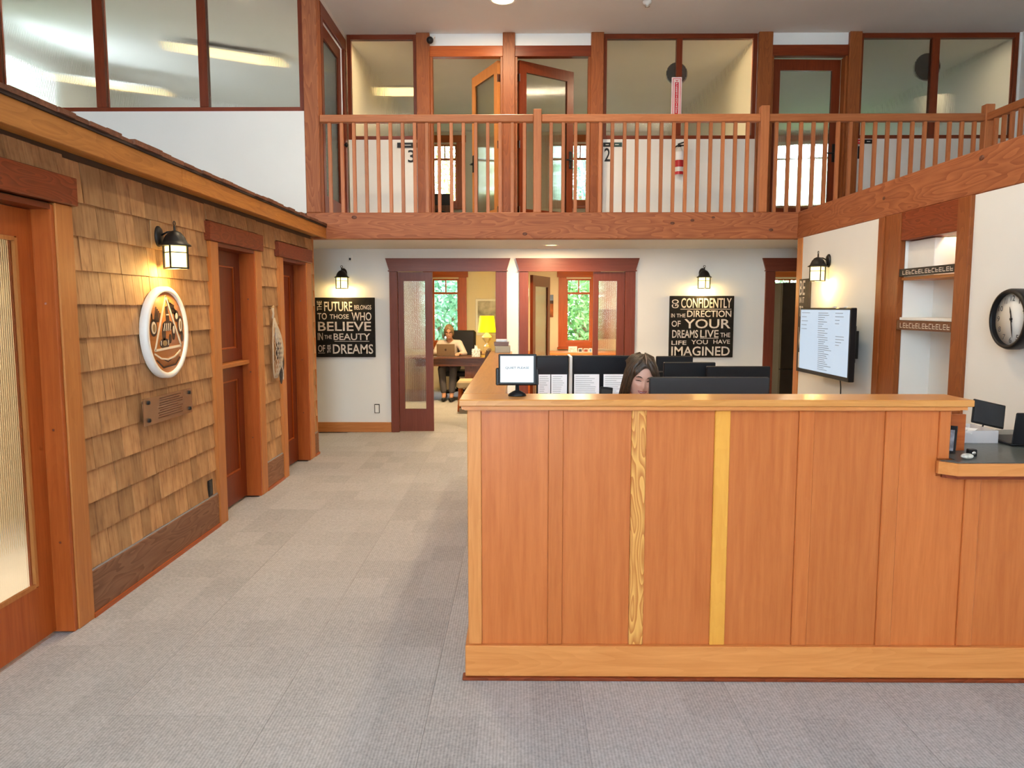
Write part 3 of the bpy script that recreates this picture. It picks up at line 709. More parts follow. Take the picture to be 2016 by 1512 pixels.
# ------------------------------------------------------------------ monitors
SCREEN = plain('screen_off', (.006, .007, .012), .25)
def monitor(x0, x1, z0, z1, y, table, face, label, mat=BLACK, rz=0, docs=None, group=None):
    cx = (x0+x1)/2
    r = empty('computer_monitor', (cx, y, table), label=label, cat='monitor', group=group)
    f = -1 if face == 'cam' else 1
    mk('casing', B(x0, x1, y-.012, y+.02, z0, z1) if f < 0 else B(x0, x1, y-.02, y+.012, z0, z1), mat, r, bev=.005)
    ys = y - .0125 if f < 0 else y + .0125
    sc = mk('screen', B(x0+.014, x1-.014, ys-.001, ys+.001, z0+.02, z1-.014), SCREEN, r)
    if docs:
        for (a, b, c, d) in docs:
            mk('displayed_page', B(a, b, ys-.0025, ys-.0015, c, d), plain('page_glow', (.8, .8, .82), .6, emit=(.9, .9, 1.0), estr=.16), sc)
            m = MB(); z = d - .02
            while z > c + .015:
                m.box(a+.012, b - .012 - random.random()*.4*(b-a), ys-.0032, ys-.0027, z, z+.004); z -= .017
            mk('page_text', m, GREYINK, sc, kind='stuff')
    yb = y + (.03 if f < 0 else -.03)
    mk('stand_neck', B(cx-.03, cx+.03, min(yb, yb-.01*f), max(yb, yb-.01*f), table+.012, (z0+z1)/2), mat, r, bev=.003)
    mk('stand_base', MB().prism([(cx-.12, y-.08), (cx+.12, y-.08), (cx+.10, y+.09), (cx-.10, y+.09)], 'Z', table, table+.012), mat, r)
    if f > 0: mk('back_bulge', B(cx-.13, cx+.13, y-.045, y-.0205, (z0+z1)/2-.07, (z0+z1)/2+.05), mat, r, bev=.008)
    return r
def docp(x0, x1): return [(x0, x1, .80, 1.045)]
monitor(.14, .403, .79, 1.193, 6.2, .745, 'cam', 'black monitor showing a document beside the quiet please sign', docs=[(.155, .255, .82, 1.04), (.262, .39, .82, 1.04)])
monitor(.43, .908, .79, 1.193, 6.22, .745, 'cam', 'wide black monitor showing two white document pages', docs=[(.45, .655, .82, 1.04), (.69, .885, .82, 1.04)])
monitor(.685, 1.311, .87, 1.218, 4.0, .745, 'away', 'wide dark grey monitor seen from behind in front of the receptionist', mat=DGREY)
monitor(.985, 1.337, .90, 1.211, 5.2, .745, 'away', 'black monitor seen from behind just right of the receptionist')
monitor(1.06, 1.342, .88, 1.208, 5.9, .745, 'away', 'black monitor farthest back behind the receptionist')
monitor(1.24, 1.66, .90, 1.195, 5.05, .745, 'away', 'low black monitor seen from behind near the right door frame')
mk('desk_divider', B(.4055, .4275, 6.10, 6.40, .745, 1.192), WPLASTIC, label='slim white desk divider between the two document monitors', cat='divider', bev=.003)
# phone terminal in front of the document monitors
ph = empty('desk_phone', (.68, 5.98, .745), label='black desk phone standing in front of the two page monitor', cat='phone')
mk('body', MB().prism([(5.90, .745), (6.06, .745), (6.06, .80), (5.93, .765)], 'X', .60, .77), BLACK, ph)
hs = B(-.05, .05, -.012, .012, 0, .17); hs.xform(Matrix.Translation((.68, 6.0, .79)) @ Euler((-.35, .12, 0)).to_matrix().to_4x4())
mk('display', hs, BLACK, ph, bev=.004)
hs = B(-.04, .04, -.0135, -.0122, .10, .15); hs.xform(Matrix.Translation((.68, 6.0, .79)) @ Euler((-.35, .12, 0)).to_matrix().to_4x4())
mk('display_window', hs, DGREY, ph)
tr = empty('document_tray', (.3, 5.98, .745), label='black document tray with papers below the left monitor', cat='tray')
mk('tray_shell', B(.19, .42, 5.88, 6.08, .745, .752).box(.19, .195, 5.88, 6.08, .752, .80).box(.415, .42, 5.88, 6.08, .752, .80).box(.195, .415, 6.075, 6.08, .752, .80), BLACK, tr)
mk('papers', B(.20, .41, 5.89, 6.07, .7525, .785), PAPER, tr)

# ------------------------------------------------------------------ quiet please display on the counter
q = empty('counter_display', (-.008, 3.215, 1.208), label='small black framed quiet please display standing on the counter corner', cat='display')
bs = MB().lathe([(.042, 1.208), (.042, 1.212), (.036, 1.219), (.020, 1.228), (.009, 1.232), (.008, 1.262)], (-.008, 3.215, 0), 22, 'Z', sx=.92, sy=.75)
mk('base', bs, BLACK, q)
yq = 3.215
mk('back_case', B(-.099, .083, yq+.002, yq+.020, 1.252, 1.326), BLACK, q, bev=.004)
mk('bezel', B(-.087, .073, yq-.010, yq+.0018, 1.256, 1.386), BLACK, q, bev=.003)
sc = mk('screen', B(-.079, .061, yq-.0115, yq-.0102, 1.2665, 1.378), plain('sign_glow', (.55, .60, .64), .5, emit=(.80, .90, 1.0), estr=.20), q)
m = MB(); put_text(m, 'QUIET PLEASE', -.058, .042, 1.3225, 1.3325, lambda u, v: (u, yq-.0119, v)); mk('lettering', m, INK, q)

# ------------------------------------------------------------------ card box and books at the end of the wing
mk('card_box', MB().prism([(-.20, 1.208), (-.075, 1.208), (-.075, 1.262), (-.20, 1.262)], 'Y', 6.30, 6.50), plain('old_card', (.42, .38, .28), .7), label='beige boxed book lying at the far end of the counter wing', cat='book', bev=.004)
cr = empty('card_holder', (-.15, 6.40, 1.262), label='dark card holder with white cards on top of the beige book', cat='holder')
mk('tray', MB().prism([(-.205, 1.2625), (-.09, 1.2625), (-.085, 1.296), (-.21, 1.296)], 'Y', 6.34, 6.46), wood('dark', 'X'), cr)
mk('cards', B(-.195, -.10, 6.36, 6.44, 1.2962, 1.318), PAPER, cr, bev=.003)

# ------------------------------------------------------------------ things on the lower counter
ft = 'low writing counter'
fr = empty('leaflet_holder', (1.90, 3.22, .9565), label='small black framed leaflet holder leaning beside the raised counter end', cat='holder')
m = B(-.033, .033, -.006, .006, 0, .118); mm = Matrix.Translation((1.846, 3.262, .958)) @ Euler((-.14, 0, -.75)).to_matrix().to_4x4()
mk('border', m.xform(mm), BLACK, fr)
mk('leaflet', B(-.026, .026, -.0075, -.0062, .010, .10).xform(mm), plain('leaflet_grey', (.24, .24, .27), .5, noise=.5, scale=40), fr)
mk('foot', B(-.02, .02, 0, .05, 0, .004).xform(mm), BLACK, fr)
st = MB().ell((1.856, 3.128, .9685), .026, .017, .012, 20, 12)
mk('stone', st, plain('pale_stone', (.62, .57, .50), .6, noise=.3, scale=60), label='pale oval pebble at the corner of the low counter', cat='stone')
cl = empty('clip_holder', (1.925, 3.20, .9565), label='small black cube clip holder beside the pebble', cat='holder')
mk('cube', B(1.895, 1.927, 3.175, 3.205, .9567, .987), BLACK, cl, bev=.003)
mk('lens', MB().lathe([(.010, 0), (.007, -.003), (0, -.003)], (1.911, 3.1748, .972), 14, 'Y'), CHROME, cl)
mk('letter_rack', B(1.845, 1.955, 3.32, 3.335, .9567, 1.116).box(1.845, 1.857, 3.335, 3.60, .9567, 1.116).box(1.857, 1.955, 3.335, 3.60, .9567, .968), wood('orange', 'X'), label='orange wooden letter rack on the low counter behind the raised end', cat='rack')
lp = empty('laptop', (2.44, 3.42, .9565), label='black laptop seen from behind at the right edge of the counter', cat='laptop')
mk('base', B(2.225, 2.585, 3.42, 3.66, .957, .972), BLACK, lp, bev=.004)
M_ = Matrix.Translation((2.405, 3.42, .968)) @ Euler((.20, 0, 0)).to_matrix().to_4x4()
M_ = Matrix.Translation((2.405, 3.425, .966)) @ Euler((-.0, 0, 0)).to_matrix().to_4x4() @ Euler((.14, 0, 0)).to_matrix().to_4x4()
lid = mk('lid', B(-.18, .18, -.008, 0, 0, .148).xform(M_), BLACK, lp, bev=.004)
m = MB(); put_text(m, 'acer', -.115, .015, .095, .122, lambda u, v: tuple(M_ @ Vector((u, -.0088, v)))); mk('lettering', m, plain('silver_print', (.35, .36, .37), .4), lp)
tb = empty('tablet', (2.34, 3.80, .9565), label='black tablet leaning over the clear paper box behind the low counter', cat='tablet')
Mt = Matrix.Translation((2.345, 3.80, .992)) @ Matrix.Scale(1.05, 4) @ Euler((-.35, .22, -.1)).to_matrix().to_4x4()
mk('slab', B(-.075, .075, -.005, .005, 0, .118).xform(Mt), BLACK, tb, bev=.003)
mk('glass_face', B(-.068, .068, -.0062, -.0052, .007, .111).xform(Mt), SCREEN, tb)
mk('stand_wire', MB().tube([(2.28, 3.80, .996), (2.245, 3.77, .985), (2.32, 3.76, .965), (2.36, 3.76, .9605)], .0035, 6), BLACK, tb)
mk('rear_prop', MB().tube([(2.36, 3.83, 1.04), (2.37, 3.885, .9605)], .004, 6), BLACK, tb)
bx_ = empty('paper_box', (2.16, 3.6, .9565), label='clear plastic box of crumpled papers below the tablet', cat='box')
def frosted():
    m, nt, b = nodes_of('frosted_plastic'); L = nt.links.new
    t = N(nt, 'ShaderNodeBsdfTransparent'); mx = N(nt, 'ShaderNodeMixShader'); mx.inputs[0].default_value = .45
    b.inputs['Base Color'].default_value = (.72, .68, .70, 1); b.inputs['Roughness'].default_value = .25
    L(t.outputs[0], mx.inputs[1]); L(b.outputs[0], mx.inputs[2]); L(mx.outputs[0], nt.nodes['Material Output'].inputs['Surface'])
    return m
FROST = frosted()
mk('tub', MB().box(2.03, 2.215, 3.50, 3.504, .957, 1.015).box(2.03, 2.215, 3.716, 3.72, .957, 1.015).box(2.03, 2.034, 3.504, 3.716, .957, 1.015).box(2.211, 2.215, 3.504, 3.716, .957, 1.015).box(2.034, 2.211, 3.504, 3.716, .957, .960), FROST, bx_)
for k in range(9):
    Mx = Matrix.Translation((2.12 + random.uniform(-.045, .045), 3.60 + random.uniform(-.05, .05), .968 + k*.006)) @ Euler((random.uniform(-.3, .3), random.uniform(-.25, .25), random.uniform(-1, 1))).to_matrix().to_4x4()
    mk('paper', MB().prism([(-.03, -.05), (.03, -.045), (.035, .05), (-.025, .045)], 'Z', 0, .0012).xform(Mx), PAPER, bx_)

# ================================================================== WALL LANTERNS
def lantern(loc, rz, label, e=1.0):
    r = empty('wall_lantern', (0, 0, 0), label=label, cat='lantern', group='black wall lanterns with warm glass')
    c = -.105                                 # distance of the lamp body from the wall
    mk('backplate', MB().lathe([(.052, 0), (.052, -.010), (.040, -.022), (.018, -.026), (0, -.026)], (0, 0, .20), 24, 'Y', sx=.85, sy=1.2), BLACKM, r)
    mk('arm', MB().tube([(0, -.02, .205), (0, -.06, .225), (0, c, .228)], .006), BLACKM, r)
    mk('finial', MB().tube([(0, c, .215), (0, c, .262)], .007).tube([(.013*math.cos(a), c, .277 + .013*math.sin(a)) for a in [2*PI*k/14 for k in range(14)]], .003, 6, True), BLACKM, r)
    rf = mk('roof', MB().lathe([(.092, .142), (.090, .150), (.072, .160), (.066, .175), (.055, .200), (.034, .224), (.012, .234), (0, .236)], (0, c, 0), 28), BLACKM, r)
    h = .052; RQ = Matrix.Translation((0, c, 0)) @ Matrix.Rotation(PI/4, 4, 'Z') @ Matrix.Translation((0, -c, 0))
    fm = MB()
    for sx in (-1, 1):
        for sy in (-1, 1): fm.box(sx*h-.004, sx*h+.004, c+sy*h-.004, c+sy*h+.004, .004, .142)
        for z in (.004, .100):
            fm.box(-h, h, c+sx*h-.0035, c+sx*h+.0035, z, z+(.010 if z < .05 else .005)); fm.box(sx*h-.0035, sx*h+.0035, c-h, c+h, z, z+(.010 if z < .05 else .005))
    mk('cage', fm.xform(RQ), BLACKM, r)
    mk('glass', B(-h+.006, h-.006, c-h+.006, c+h-.006, .012, .141).xform(RQ), LAMPG, r)
    d_ = bpy.data.lights.new('lantern_bulb', 'POINT'); d_.energy = 5.0; d_.color = (1, .66, .22); d_.shadow_soft_size = .025
    b_ = bpy.data.objects.new('lantern_bulb', d_); COL.objects.link(b_); b_.parent = r; b_.location = (0, c, -.012)
    place(r, loc, rz); return r
lantern((-2.188, 4.655, 1.81), PI/2, 'black wall lantern with glowing glass on the shingle wall')
lantern((-2.20, YB, 1.81), 0, 'lit black lantern above the believe poster')
lantern((2.285, YB, 1.81), 0, 'lit black lantern above the confidently poster')
lantern((XR + .004, 7.36, 1.826), -PI/2, 'lit black lantern above the wall screen')
mk('lantern_backer', B(-2.196, -2.186, 4.575, 4.735, 1.93, 2.10), wood('cedar', 'Z'), label='small cedar mounting block behind the shingle wall lantern', cat='block', bev=.003)

# ================================================================== WALL SIGNS
def board(name, x0, x1, z0, z1, y, words, lines, label, fx0, fx1, fy0, fy1):
    r = empty(name, ((x0+x1)/2, y, z0), label=label, cat='sign')
    mk('panel', B(x0, x1, y-.03, y-.001, z0, z1), POSTERB, r, bev=.003)
    U = lambda px: x0 + (px-fx0)/(fx1-fx0)*(x1-x0); V = lambda py: z1 - (py-fy0)/(fy1-fy0)*(z1-z0)
    m = MB()
    for s, a, b, c, d, rot in words: put_text(m, s, U(a), U(b), V(d), V(c), lambda u, v: (u, y-.0308, v), rot)
    for a, b, c in lines: m.box(U(a), U(b), y-.0312, y-.0305, V(c)-.003, V(c)+.003)
    mk('lettering', m, LETTER, r)
board('quote_board', -2.562, -1.814, .960, 1.708, YB, [
 ('THE', 737, 765, 520, 578, 1), ('FUTURE', 780, 950, 525, 582, 0), ('BELONGS', 962, 1065, 545, 572, 0), ('TO', 738, 795, 592, 632, 0), ('THOSE', 812, 928, 600, 628, 0),
 ('WHO', 945, 1065, 588, 638, 0), ('BELIEVE', 740, 1062, 645, 700, 0), ('IN', 737, 768, 712, 755, 0), ('THE', 778, 822, 725, 748, 0), ('BEAUTY', 833, 1055, 715, 755, 0),
 ('OF', 737, 780, 785, 826, 0), ('THEIR', 793, 815, 782, 832, 1), ('DREAMS', 827, 1072, 780, 838, 0)], [(838, 1050, 762), (737, 778, 833)],
 'square black board lettered the future belongs to those who believe', 725, 1085, 500, 858)
board('quote_board', 1.882, 2.684, .960, 1.728, YB, [
 ('GO', 483, 545, 512, 592, 1), ('CONFIDENTLY', 567, 1020, 500, 590, 0), ('IN', 480, 512, 640, 675, 0), ('THE', 528, 608, 642, 675, 0), ('DIRECTION', 623, 1020, 612, 672, 0), ('OF', 485, 565, 705, 760, 0),
 ('YOUR', 600, 1015, 690, 775, 0), ('DREAMS', 492, 725, 790, 862, 0), ('LIVE', 745, 910, 790, 858, 0), ('THE', 928, 1015, 815, 855, 0), ('LIFE', 487, 622, 887, 925, 0), ('YOU', 665, 815, 880, 920, 0),
 ('HAVE', 865, 1015, 878, 915, 0), ('IMAGINED', 487, 1015, 940, 1025, 0)], [(562, 1020, 600), (745, 910, 865)],
 'square black board lettered go confidently in the direction of your dreams', 465, 1043, 480, 1040)
r = empty('quote_board', (XR, 7.92, .92), label='tall dark board lettered be in it beside the wall screen', cat='sign')
mk('panel', B(XR-.022, XR+.004, 7.775, 8.045, .92, 1.875), plain('board_brown_black', (.030, .018, .014), .6, noise=.4, scale=14), r, bev=.002)
m = MB(); to3 = lambda u, v: (XR-.0232, 8.045-u, v)
for s, a, b, c, d in (('BE', .02, .17, 1.71, 1.86), ('IN IT', .03, .16, 1.63, 1.69), ('TO', .035, .145, 1.49, 1.60), ('WIN', .03, .24, 1.16, 1.38), ('IT', .05, .20, .96, 1.12)): put_text(m, s, a, b, c, d, to3)
mk('lettering', m, LETTER, r)
# upstairs door numbers and plates
for s, x0, x1, z0, z1, lab in (('3', -1.373, -1.285, 3.365, 3.515, 'black number three on the white upstairs wall'), ('2', 1.047, 1.118, 3.373, 3.535, 'black number two on the white upstairs wall'), ('1', 4.15, 4.19, 3.40, 3.55, 'black number one on the white upstairs wall')):
    m = MB(); put_text(m, s, x0, x1, z0, z1, lambda u, v: (u, YB-.004, v))
    n0 = len(m.v); fs = list(m.f); m.v += [(a, YB-.0005, c) for a, b, c in m.v]; m.f += [tuple(i+n0 for i in f) for f in fs]
    mk('wall_number', m, BLACK, label=lab, cat='number')
RED = plain('sign_red', (.62, .015, .03), .5)
for (a, b, z0, z1, lab, mt) in ((-1.503, -1.252, 3.542, 3.603, 'black name plate above the number three', BLACK), (1.03, 1.13, 3.549, 3.60, 'black name plate above the number two', BLACK), (1.14, 1.26, 3.549, 3.60, 'dark green name plate right of the plate above number two', plain('plate_green', (.01, .05, .045), .4)), (4.13, 4.20, 3.575, 3.63, 'red plate above the number one', RED), (4.22, 4.33, 3.58, 3.63, 'black plate right of the red plate', BLACK)):
    r = empty('name_plate', ((a+b)/2, YB, z0), label=lab, cat='plate')
    mk('plate', B(a, b, YB-.008, YB-.0005, z0, z1), mt, r)
    w = (b-a); m = MB().box(a+w*.3, a+w*.68, YB-.0092, YB-.0082, (z0+z1)/2-.004, (z0+z1)/2+.004); mk('print', m, WPLASTIC, r)

# fire extinguisher and its sign
fe = empty('fire_extinguisher', (1.955, YB - .07, 3.19), label='white and red fire extinguisher on the upstairs wall under its sign', cat='extinguisher')
WR = plain('extinguisher_white', (.70, .68, .66), .35); RR = plain('extinguisher_red', (.45, .012, .018), .3)
mk('cylinder', MB().lathe([(.0, 3.195), (.050, 3.197), (.055, 3.21), (.055, 3.44), (.048, 3.485), (.024, 3.51), (.018, 3.53)], (1.955, YB-.062, 0), 24), WR, fe)
mk('red_band', MB().lathe([(.0556, 3.29), (.0556, 3.37)], (1.955, YB-.062, 0), 24, caps=False), RR, fe)
mk('red_band', MB().lathe([(.0556, 3.20), (.0556, 3.235)], (1.955, YB-.062, 0), 24, caps=False), RR, fe)
mk('label', MB().lathe([(.0558, 3.38), (.0558, 3.47)], (1.955, YB-.062, 0), 24, caps=False), PAPER, fe)
mk('valve', B(1.935, 1.975, YB-.08, YB-.045, 3.53, 3.56), BLACK, fe, bev=.004)
mk('lever', MB().tube([(1.935, YB-.062, 3.565), (2.04, YB-.062, 3.60)], .008).tube([(1.94, YB-.062, 3.545), (2.045, YB-.062, 3.555)], .008), BLACK, fe)
mk('hose', MB().tube([(1.935, YB-.062, 3.55), (1.90, YB-.07, 3.53), (1.885, YB-.07, 3.46), (1.888, YB-.07, 3.38), (1.90, YB-.07, 3.33)], .010), BLACK, fe)
mk('bracket', B(1.94, 1.97, YB-.012, YB-.0005, 3.3, 3.5), BLACKM, fe)
sg = empty('extinguisher_sign', (1.916, YB, 3.92), label='narrow red and white fire extinguisher sign on the window mullion', cat='sign')
mk('plate', B(1.853, 1.978, YB-.018, YB-.0005, 3.92, 4.37), plain('sign_pale', (.80, .62, .60), .5), sg, bev=.003)
mk('red_line', MB().box(1.868, 1.874, YB-.0194, YB-.0182, 3.93, 4.355).box(1.957, 1.963, YB-.0194, YB-.0182, 3.93, 4.355).box(1.874, 1.957, YB-.0194, YB-.0182, 4.349, 4.355), RED, sg)
m = MB(); z = 4.285
mk('red_field', B(1.893, 1.938, YB-.0194, YB-.0182, 3.925, 4.31), RED, sg)
for ch in 'FIREEXTINGUISHER':
    put_text(m, ch, 1.906 if ch != 'I' else 1.912, 1.926 if ch != 'I' else 1.919, z, z+.017, lambda u, v: (u, YB-.0198, v)); z -= .0225
mk('lettering', m, WPLASTIC, sg)
mk('arrow', MB().prism([(1.893, 4.338), (1.9155, 4.318), (1.938, 4.338), (1.9155, 4.330)], 'Y', YB-.0194, YB-.0182), RED, sg)

# security camera, thermostat, sockets
sc_ = empty('security_camera', (-1.05, YB - .06, 4.76), label='black ball security camera on a white bracket above the upstairs door', cat='camera')
mk('ball', MB().ell((-1.075, YB-.11, 4.78), .042, .042, .042, 20, 14), BLACK, sc_)
mk('bracket', MB().tube([(-1.03, YB-.002, 4.845), (-1.03, YB-.05, 4.845), (-1.05, YB-.09, 4.80)], .010).box(-1.06, -1.0, YB-.012, YB-.0005, 4.80, 4.885), WPLASTIC, sc_)
th = empty('door_chime', (-2.11, YB, 2.16), label='small white sensor high on the wall near the believe lantern', cat='sensor')
mk('case', B(-2.135, -2.085, YB-.03, YB-.0005, 2.155, 2.235), WPLASTIC, th, bev=.005)
mk('lens', B(-2.122, -2.098, YB-.0325, YB-.0302, 2.17, 2.20), DGREY, th)
so = empty('wall_socket', (-1.808, YB, .26), label='wall socket with black edge below the believe poster', cat='socket')
mk('plate', B(-1.842, -1.776, YB-.010, YB-.0005, .245, .360), BLACK, so, bev=.002)
mk('insert', B(-1.833, -1.785, YB-.0125, YB-.0102, .252, .350), WPLASTIC, so)
so = empty('wall_socket', (-2.19, 5.28, .25), label='black wall socket low on the shingle wall', cat='socket')
mk('plate', B(-2.192, -2.183, 5.245, 5.315, .252, .368), BLACK, so, bev=.002)
mk('insert', B(-2.1828, -2.181, 5.262, 5.298, .268, .352), DGREY, so)

# ================================================================== WALL SCREEN, CLOCK, NICHE CONTENT
tv = empty('wall_screen', (2.84, 6.93, .964), label='flat wall screen showing a pale blue document list', cat='screen')
mk('casing', B(2.742, 2.792, 6.345, 7.485, .960, 1.580), BLACK, tv, bev=.006)
sc = mk('screen', B(2.7395, 2.7415, 6.368, 7.468, .998, 1.562), plain('screen_blue', (.20, .24, .28), .3, emit=(.56, .74, .95), estr=.36, noise=.02), tv)
m = MB()
for (u0, u1, z0, n, st) in ((.03, .22, 1.53, 5, .038), (.40, .62, 1.53, 12, .02), (.42, .70, 1.29, 16, .018), (.74, .90, 1.53, 4, .03), (.76, .92, 1.33, 4, .025)):
    for k in range(n):
        y1 = 7.468 - u0*1.1; y0 = y1 - (u1-u0)*1.1*random.uniform(.4, 1)
        m.box(2.7385, 2.7393, y0, y1, z0 - st*k, z0 - st*k + .006)
mk('screen_text', m, plain('screen_grey', (.2, .24, .30), .6, emit=(.35, .45, .58), estr=.12), sc, kind='stuff')
mk('wall_mount', B(2.792, 2.935, 6.62, 7.05, 1.14, 1.38).box(2.935, 2.949, 6.7, 7.0, 1.1, 1.42), BLACKM, tv)
mk('cable', MB().tube([(2.85, 6.95, .965), (2.93, 6.95, .93), (2.938, 6.95, .86), (2.938, 6.93, .5)], .006), DGREY, tv)
mk('clip', B(2.745, 2.775, 6.72, 6.80, 1.581, 1.592), WPLASTIC, tv); mk('clip', B(2.745, 2.775, 6.50, 6.60, 1.581, 1.590), WPLASTIC, tv)

ck = empty('wall_clock', (2.9, 4.585, 1.335), label='round black wall clock with white face on the right wall', cat='clock')
cy, cz = 4.50, 1.514
R_ = .178
mk('case', MB().lathe([(.172, XR+.004), (.178, XR-.02), (.178, XR-.075), (.170, XR-.092), (.156, XR-.096), (.1527, XR-.086), (.1527, XR-.058)], (0, cy, cz), 48, 'X', caps=False), BLACK, ck)
mk('dial', MB().lathe([(.1525, XR-.060), (.1525, XR-.064), (0, XR-.064)], (0, cy, cz), 48, 'X'), plain('dial_white', (.78, .77, .74), .5, noise=.02), ck)
m = MB(); xq = XR - .0648
for k in range(1, 13):
    a = 2*PI*k/12; u, v = .122*math.sin(a), .122*math.cos(a); w = .004 if k == 1 else .012 if k < 10 else .010 if k == 11 else .020
    put_text(m, str(k), -w+u, w+u, -.016+v, .016+v, lambda p, q: (xq, cy - p, cz + q))
mk('numerals', m, INK, ck)
def hand(a, L, w, x):
    d = Vector((math.sin(a), math.cos(a))); n = Vector((d.y, -d.x)); pts = [d*-.02+n*w, d*L*.6+n*w*1.6, d*L, d*L*.6-n*w*1.6, d*-.02-n*w]
    return MB().prism([(cy - p.x, cz + p.y) for p in pts], 'X', x, x-.0015)
mk('hour_hand', hand(2*PI*(11.45/12), .075, .0035, xq-.001), BLACK, ck)
mk('minute_hand', hand(2*PI*(28/60), .11, .0028, xq-.004), BLACK, ck)
mk('hub', MB().lathe([(.009, xq), (.009, xq-.007), (0, xq-.008)], (0, cy, cz), 16, 'X'), BLACK, ck)

mk('storage_box', B(2.99, 3.19, 5.58, 5.958, 1.8125, 2.085), WPLASTIC, label='white box standing on the upper niche shelf', cat='box', bev=.004)
def strip(z0, z1, label, mat, x=2.94, par=None):
    r = empty('lettered_strip', (x, 5.58, z0), label=label, cat='strip')
    mk('board', B(x-.012, x+.004, 5.205, 5.955, z0, z1), mat, r, bev=.002)
    m = MB(); u = 5.90
    for k in range(15):
        w = .034; h0 = z0 + (z1-z0)*.22; h1 = z1 - (z1-z0)*.25; X0 = x-.0132
        ch = 'ABCDEFGHIJKLMNO'[k]
        m.box(X0, X0+.0008, u-w, u, h0, h0+.005); m.box(X0, X0+.0008, u-.005, u, h0, h1)
        if k % 2: m.box(X0, X0+.0008, u-w, u, h1-.005, h1)
        if k % 3: m.box(X0, X0+.0008, u-w, u, (h0+h1)/2-.003, (h0+h1)/2+.002)
        u -= .046
    mk('marks', m, LETTER, r)
strip(1.818, 1.875, 'black strip with pale marks along the upper niche shelf', BLACK)
strip(1.413, 1.484, 'dark brown strip with pale marks below the lower niche shelf', wood('dark', 'Y'))
mk('shelf_ornament', MB().ell((3.05, 5.27, 1.8275), .03, .022, .015).ell((3.05, 5.25, 1.848), .012, .010, .016), plain('shell_white', (.75, .68, .55), .5), label='small pale ornament at the right end of the upper niche shelf', cat='ornament')
# dark discs with a pale rim hung behind the upstairs panes
for x, z, r_, lab in ((1.935, 4.455, .125, 'round dark disc hanging behind the extinguisher window mullion'), (5.0, 4.525, .155, 'round dark disc hanging behind the upper right window mullion')):
    e = empty('round_disc', (x, YB+.12, z - r_), label=lab, cat='roundel')
    mk('rim', MB().lathe([(r_*1.03, YB+.112), (r_*1.03, YB+.15), (r_*.9, YB+.155)], (x+.006, 0, z-.012), 36, 'Y'), WPLASTIC, e)
    mk('disc_face', MB().lathe([(r_, YB+.105), (r_, YB+.1118)], (x, 0, z), 36, 'Y'), plain('disc_dark', (.035, .028, .02), .6), e)

# ================================================================== ROUND CARVED EMBLEM ON THE SHINGLES
em = empty('round_emblem', (XL, 4.65, 1.15), label='round white rimmed carved wood emblem with triangle on the shingle wall', cat='emblem')
ec = (4.65, 1.43); x0 = -2.190
mk('rim', MB().lathe([(.272, x0), (.2785, x0+.006), (.2785, x0+.044), (.270, x0+.050), (.252, x0+.050), (.246, x0+.044), (.246, x0+.002)], (0,)+ec, 56, 'X', caps=False), plain('rim_white', (.86, .86, .84), .5, noise=.02), em)
mk('disc', MB().lathe([(.2455, x0+.002), (.2455, x0+.034), (0, x0+.034)], (0,)+ec, 48, 'X'), wood('casing', 'Y'), em)
CARVE = plain('carved_dark', (.045, .022, .016), .7); CREAMP = plain('carved_cream', (.80, .70, .56), .6)
xf = x0 + .0342; ri = .2455
def E3(u, v, x=0.0): return (xf + x, ec[0] + u*ri, ec[1] + v*ri)
def estrip(m, pts, w, x0_, x1_):
    for (a, b), (c, d) in zip(pts[:-1], pts[1:]):
        t = Vector((c-a, d-b)); t.normalize(); n = Vector((-t.y, t.x))*w/2; e = t*w*.3
        q = [(a-e.x+n.x, b-e.y+n.y), (c+e.x+n.x, d+e.y+n.y), (c+e.x-n.x, d+e.y-n.y), (a-e.x-n.x, b-e.y-n.y)]
        m.prism([(ec[0]+u*ri, ec[1]+v*ri) for u, v in q], 'X', xf+x0_, xf+x1_)
def eoval(m, u, v, ru, rv, x0_, x1_, rot=0):
    pts = []
    for k in range(18):
        a = 2*PI*k/18; p, q = ru*math.cos(a), rv*math.sin(a)
        pts.append((ec[0] + (u + p*math.cos(rot) - q*math.sin(rot))*ri, ec[1] + (v + p*math.sin(rot) + q*math.cos(rot))*ri))
    m.prism(pts, 'X', xf+x0_, xf+x1_)
m = MB(); estrip(m, [(0, .90), (-.66, -.42), (.76, -.36), (0, .90)], .055, 0, .004); mk('triangle', m, CREAMP, em)
m = MB(); estrip(m, [(-.69, -.50), (-.36, -.63), (.01, -.67), (.38, -.62), (.69, -.48)], .04, 0, .004); mk('water_line', m, CREAMP, em)
m = MB()
estrip(m, [(-.60, -.66), (-.25, -.86), (.42, -.82), (.66, -.66)], .035, 0, .003)
estrip(m, [(-.62, -.54), (0, -.73), (.62, -.54)], .02, 0, .002)
# bird like figure inside the triangle
eoval(m, .07, .17, .29, .13, 0, .002); eoval(m, -.16, -.02, .10, .20, 0, .002); eoval(m, .36, .0, .09, .20, 0, .002)
m.prism([(ec[0]+u*ri, ec[1]+v*ri) for u, v in ((-.04, .64), (.08, .66), (.17, .30), (-.02, .28))], 'X', xf, xf+.002)
eoval(m, -.14, -.27, .26, .13, 0, .002); eoval(m, .17, -.16, .07, .12, 0, .002)
# left figure
eoval(m, -.68, .13, .18, .21, 0, .002)
for k in range(4): estrip(m, [(-.62+.07*k, .28), (-.52+.065*k, .62-.05*k)], .05, 0, .002)
estrip(m, [(-.74, .30), (-.76, .44), (-.84, .54)], .05, 0, .002)
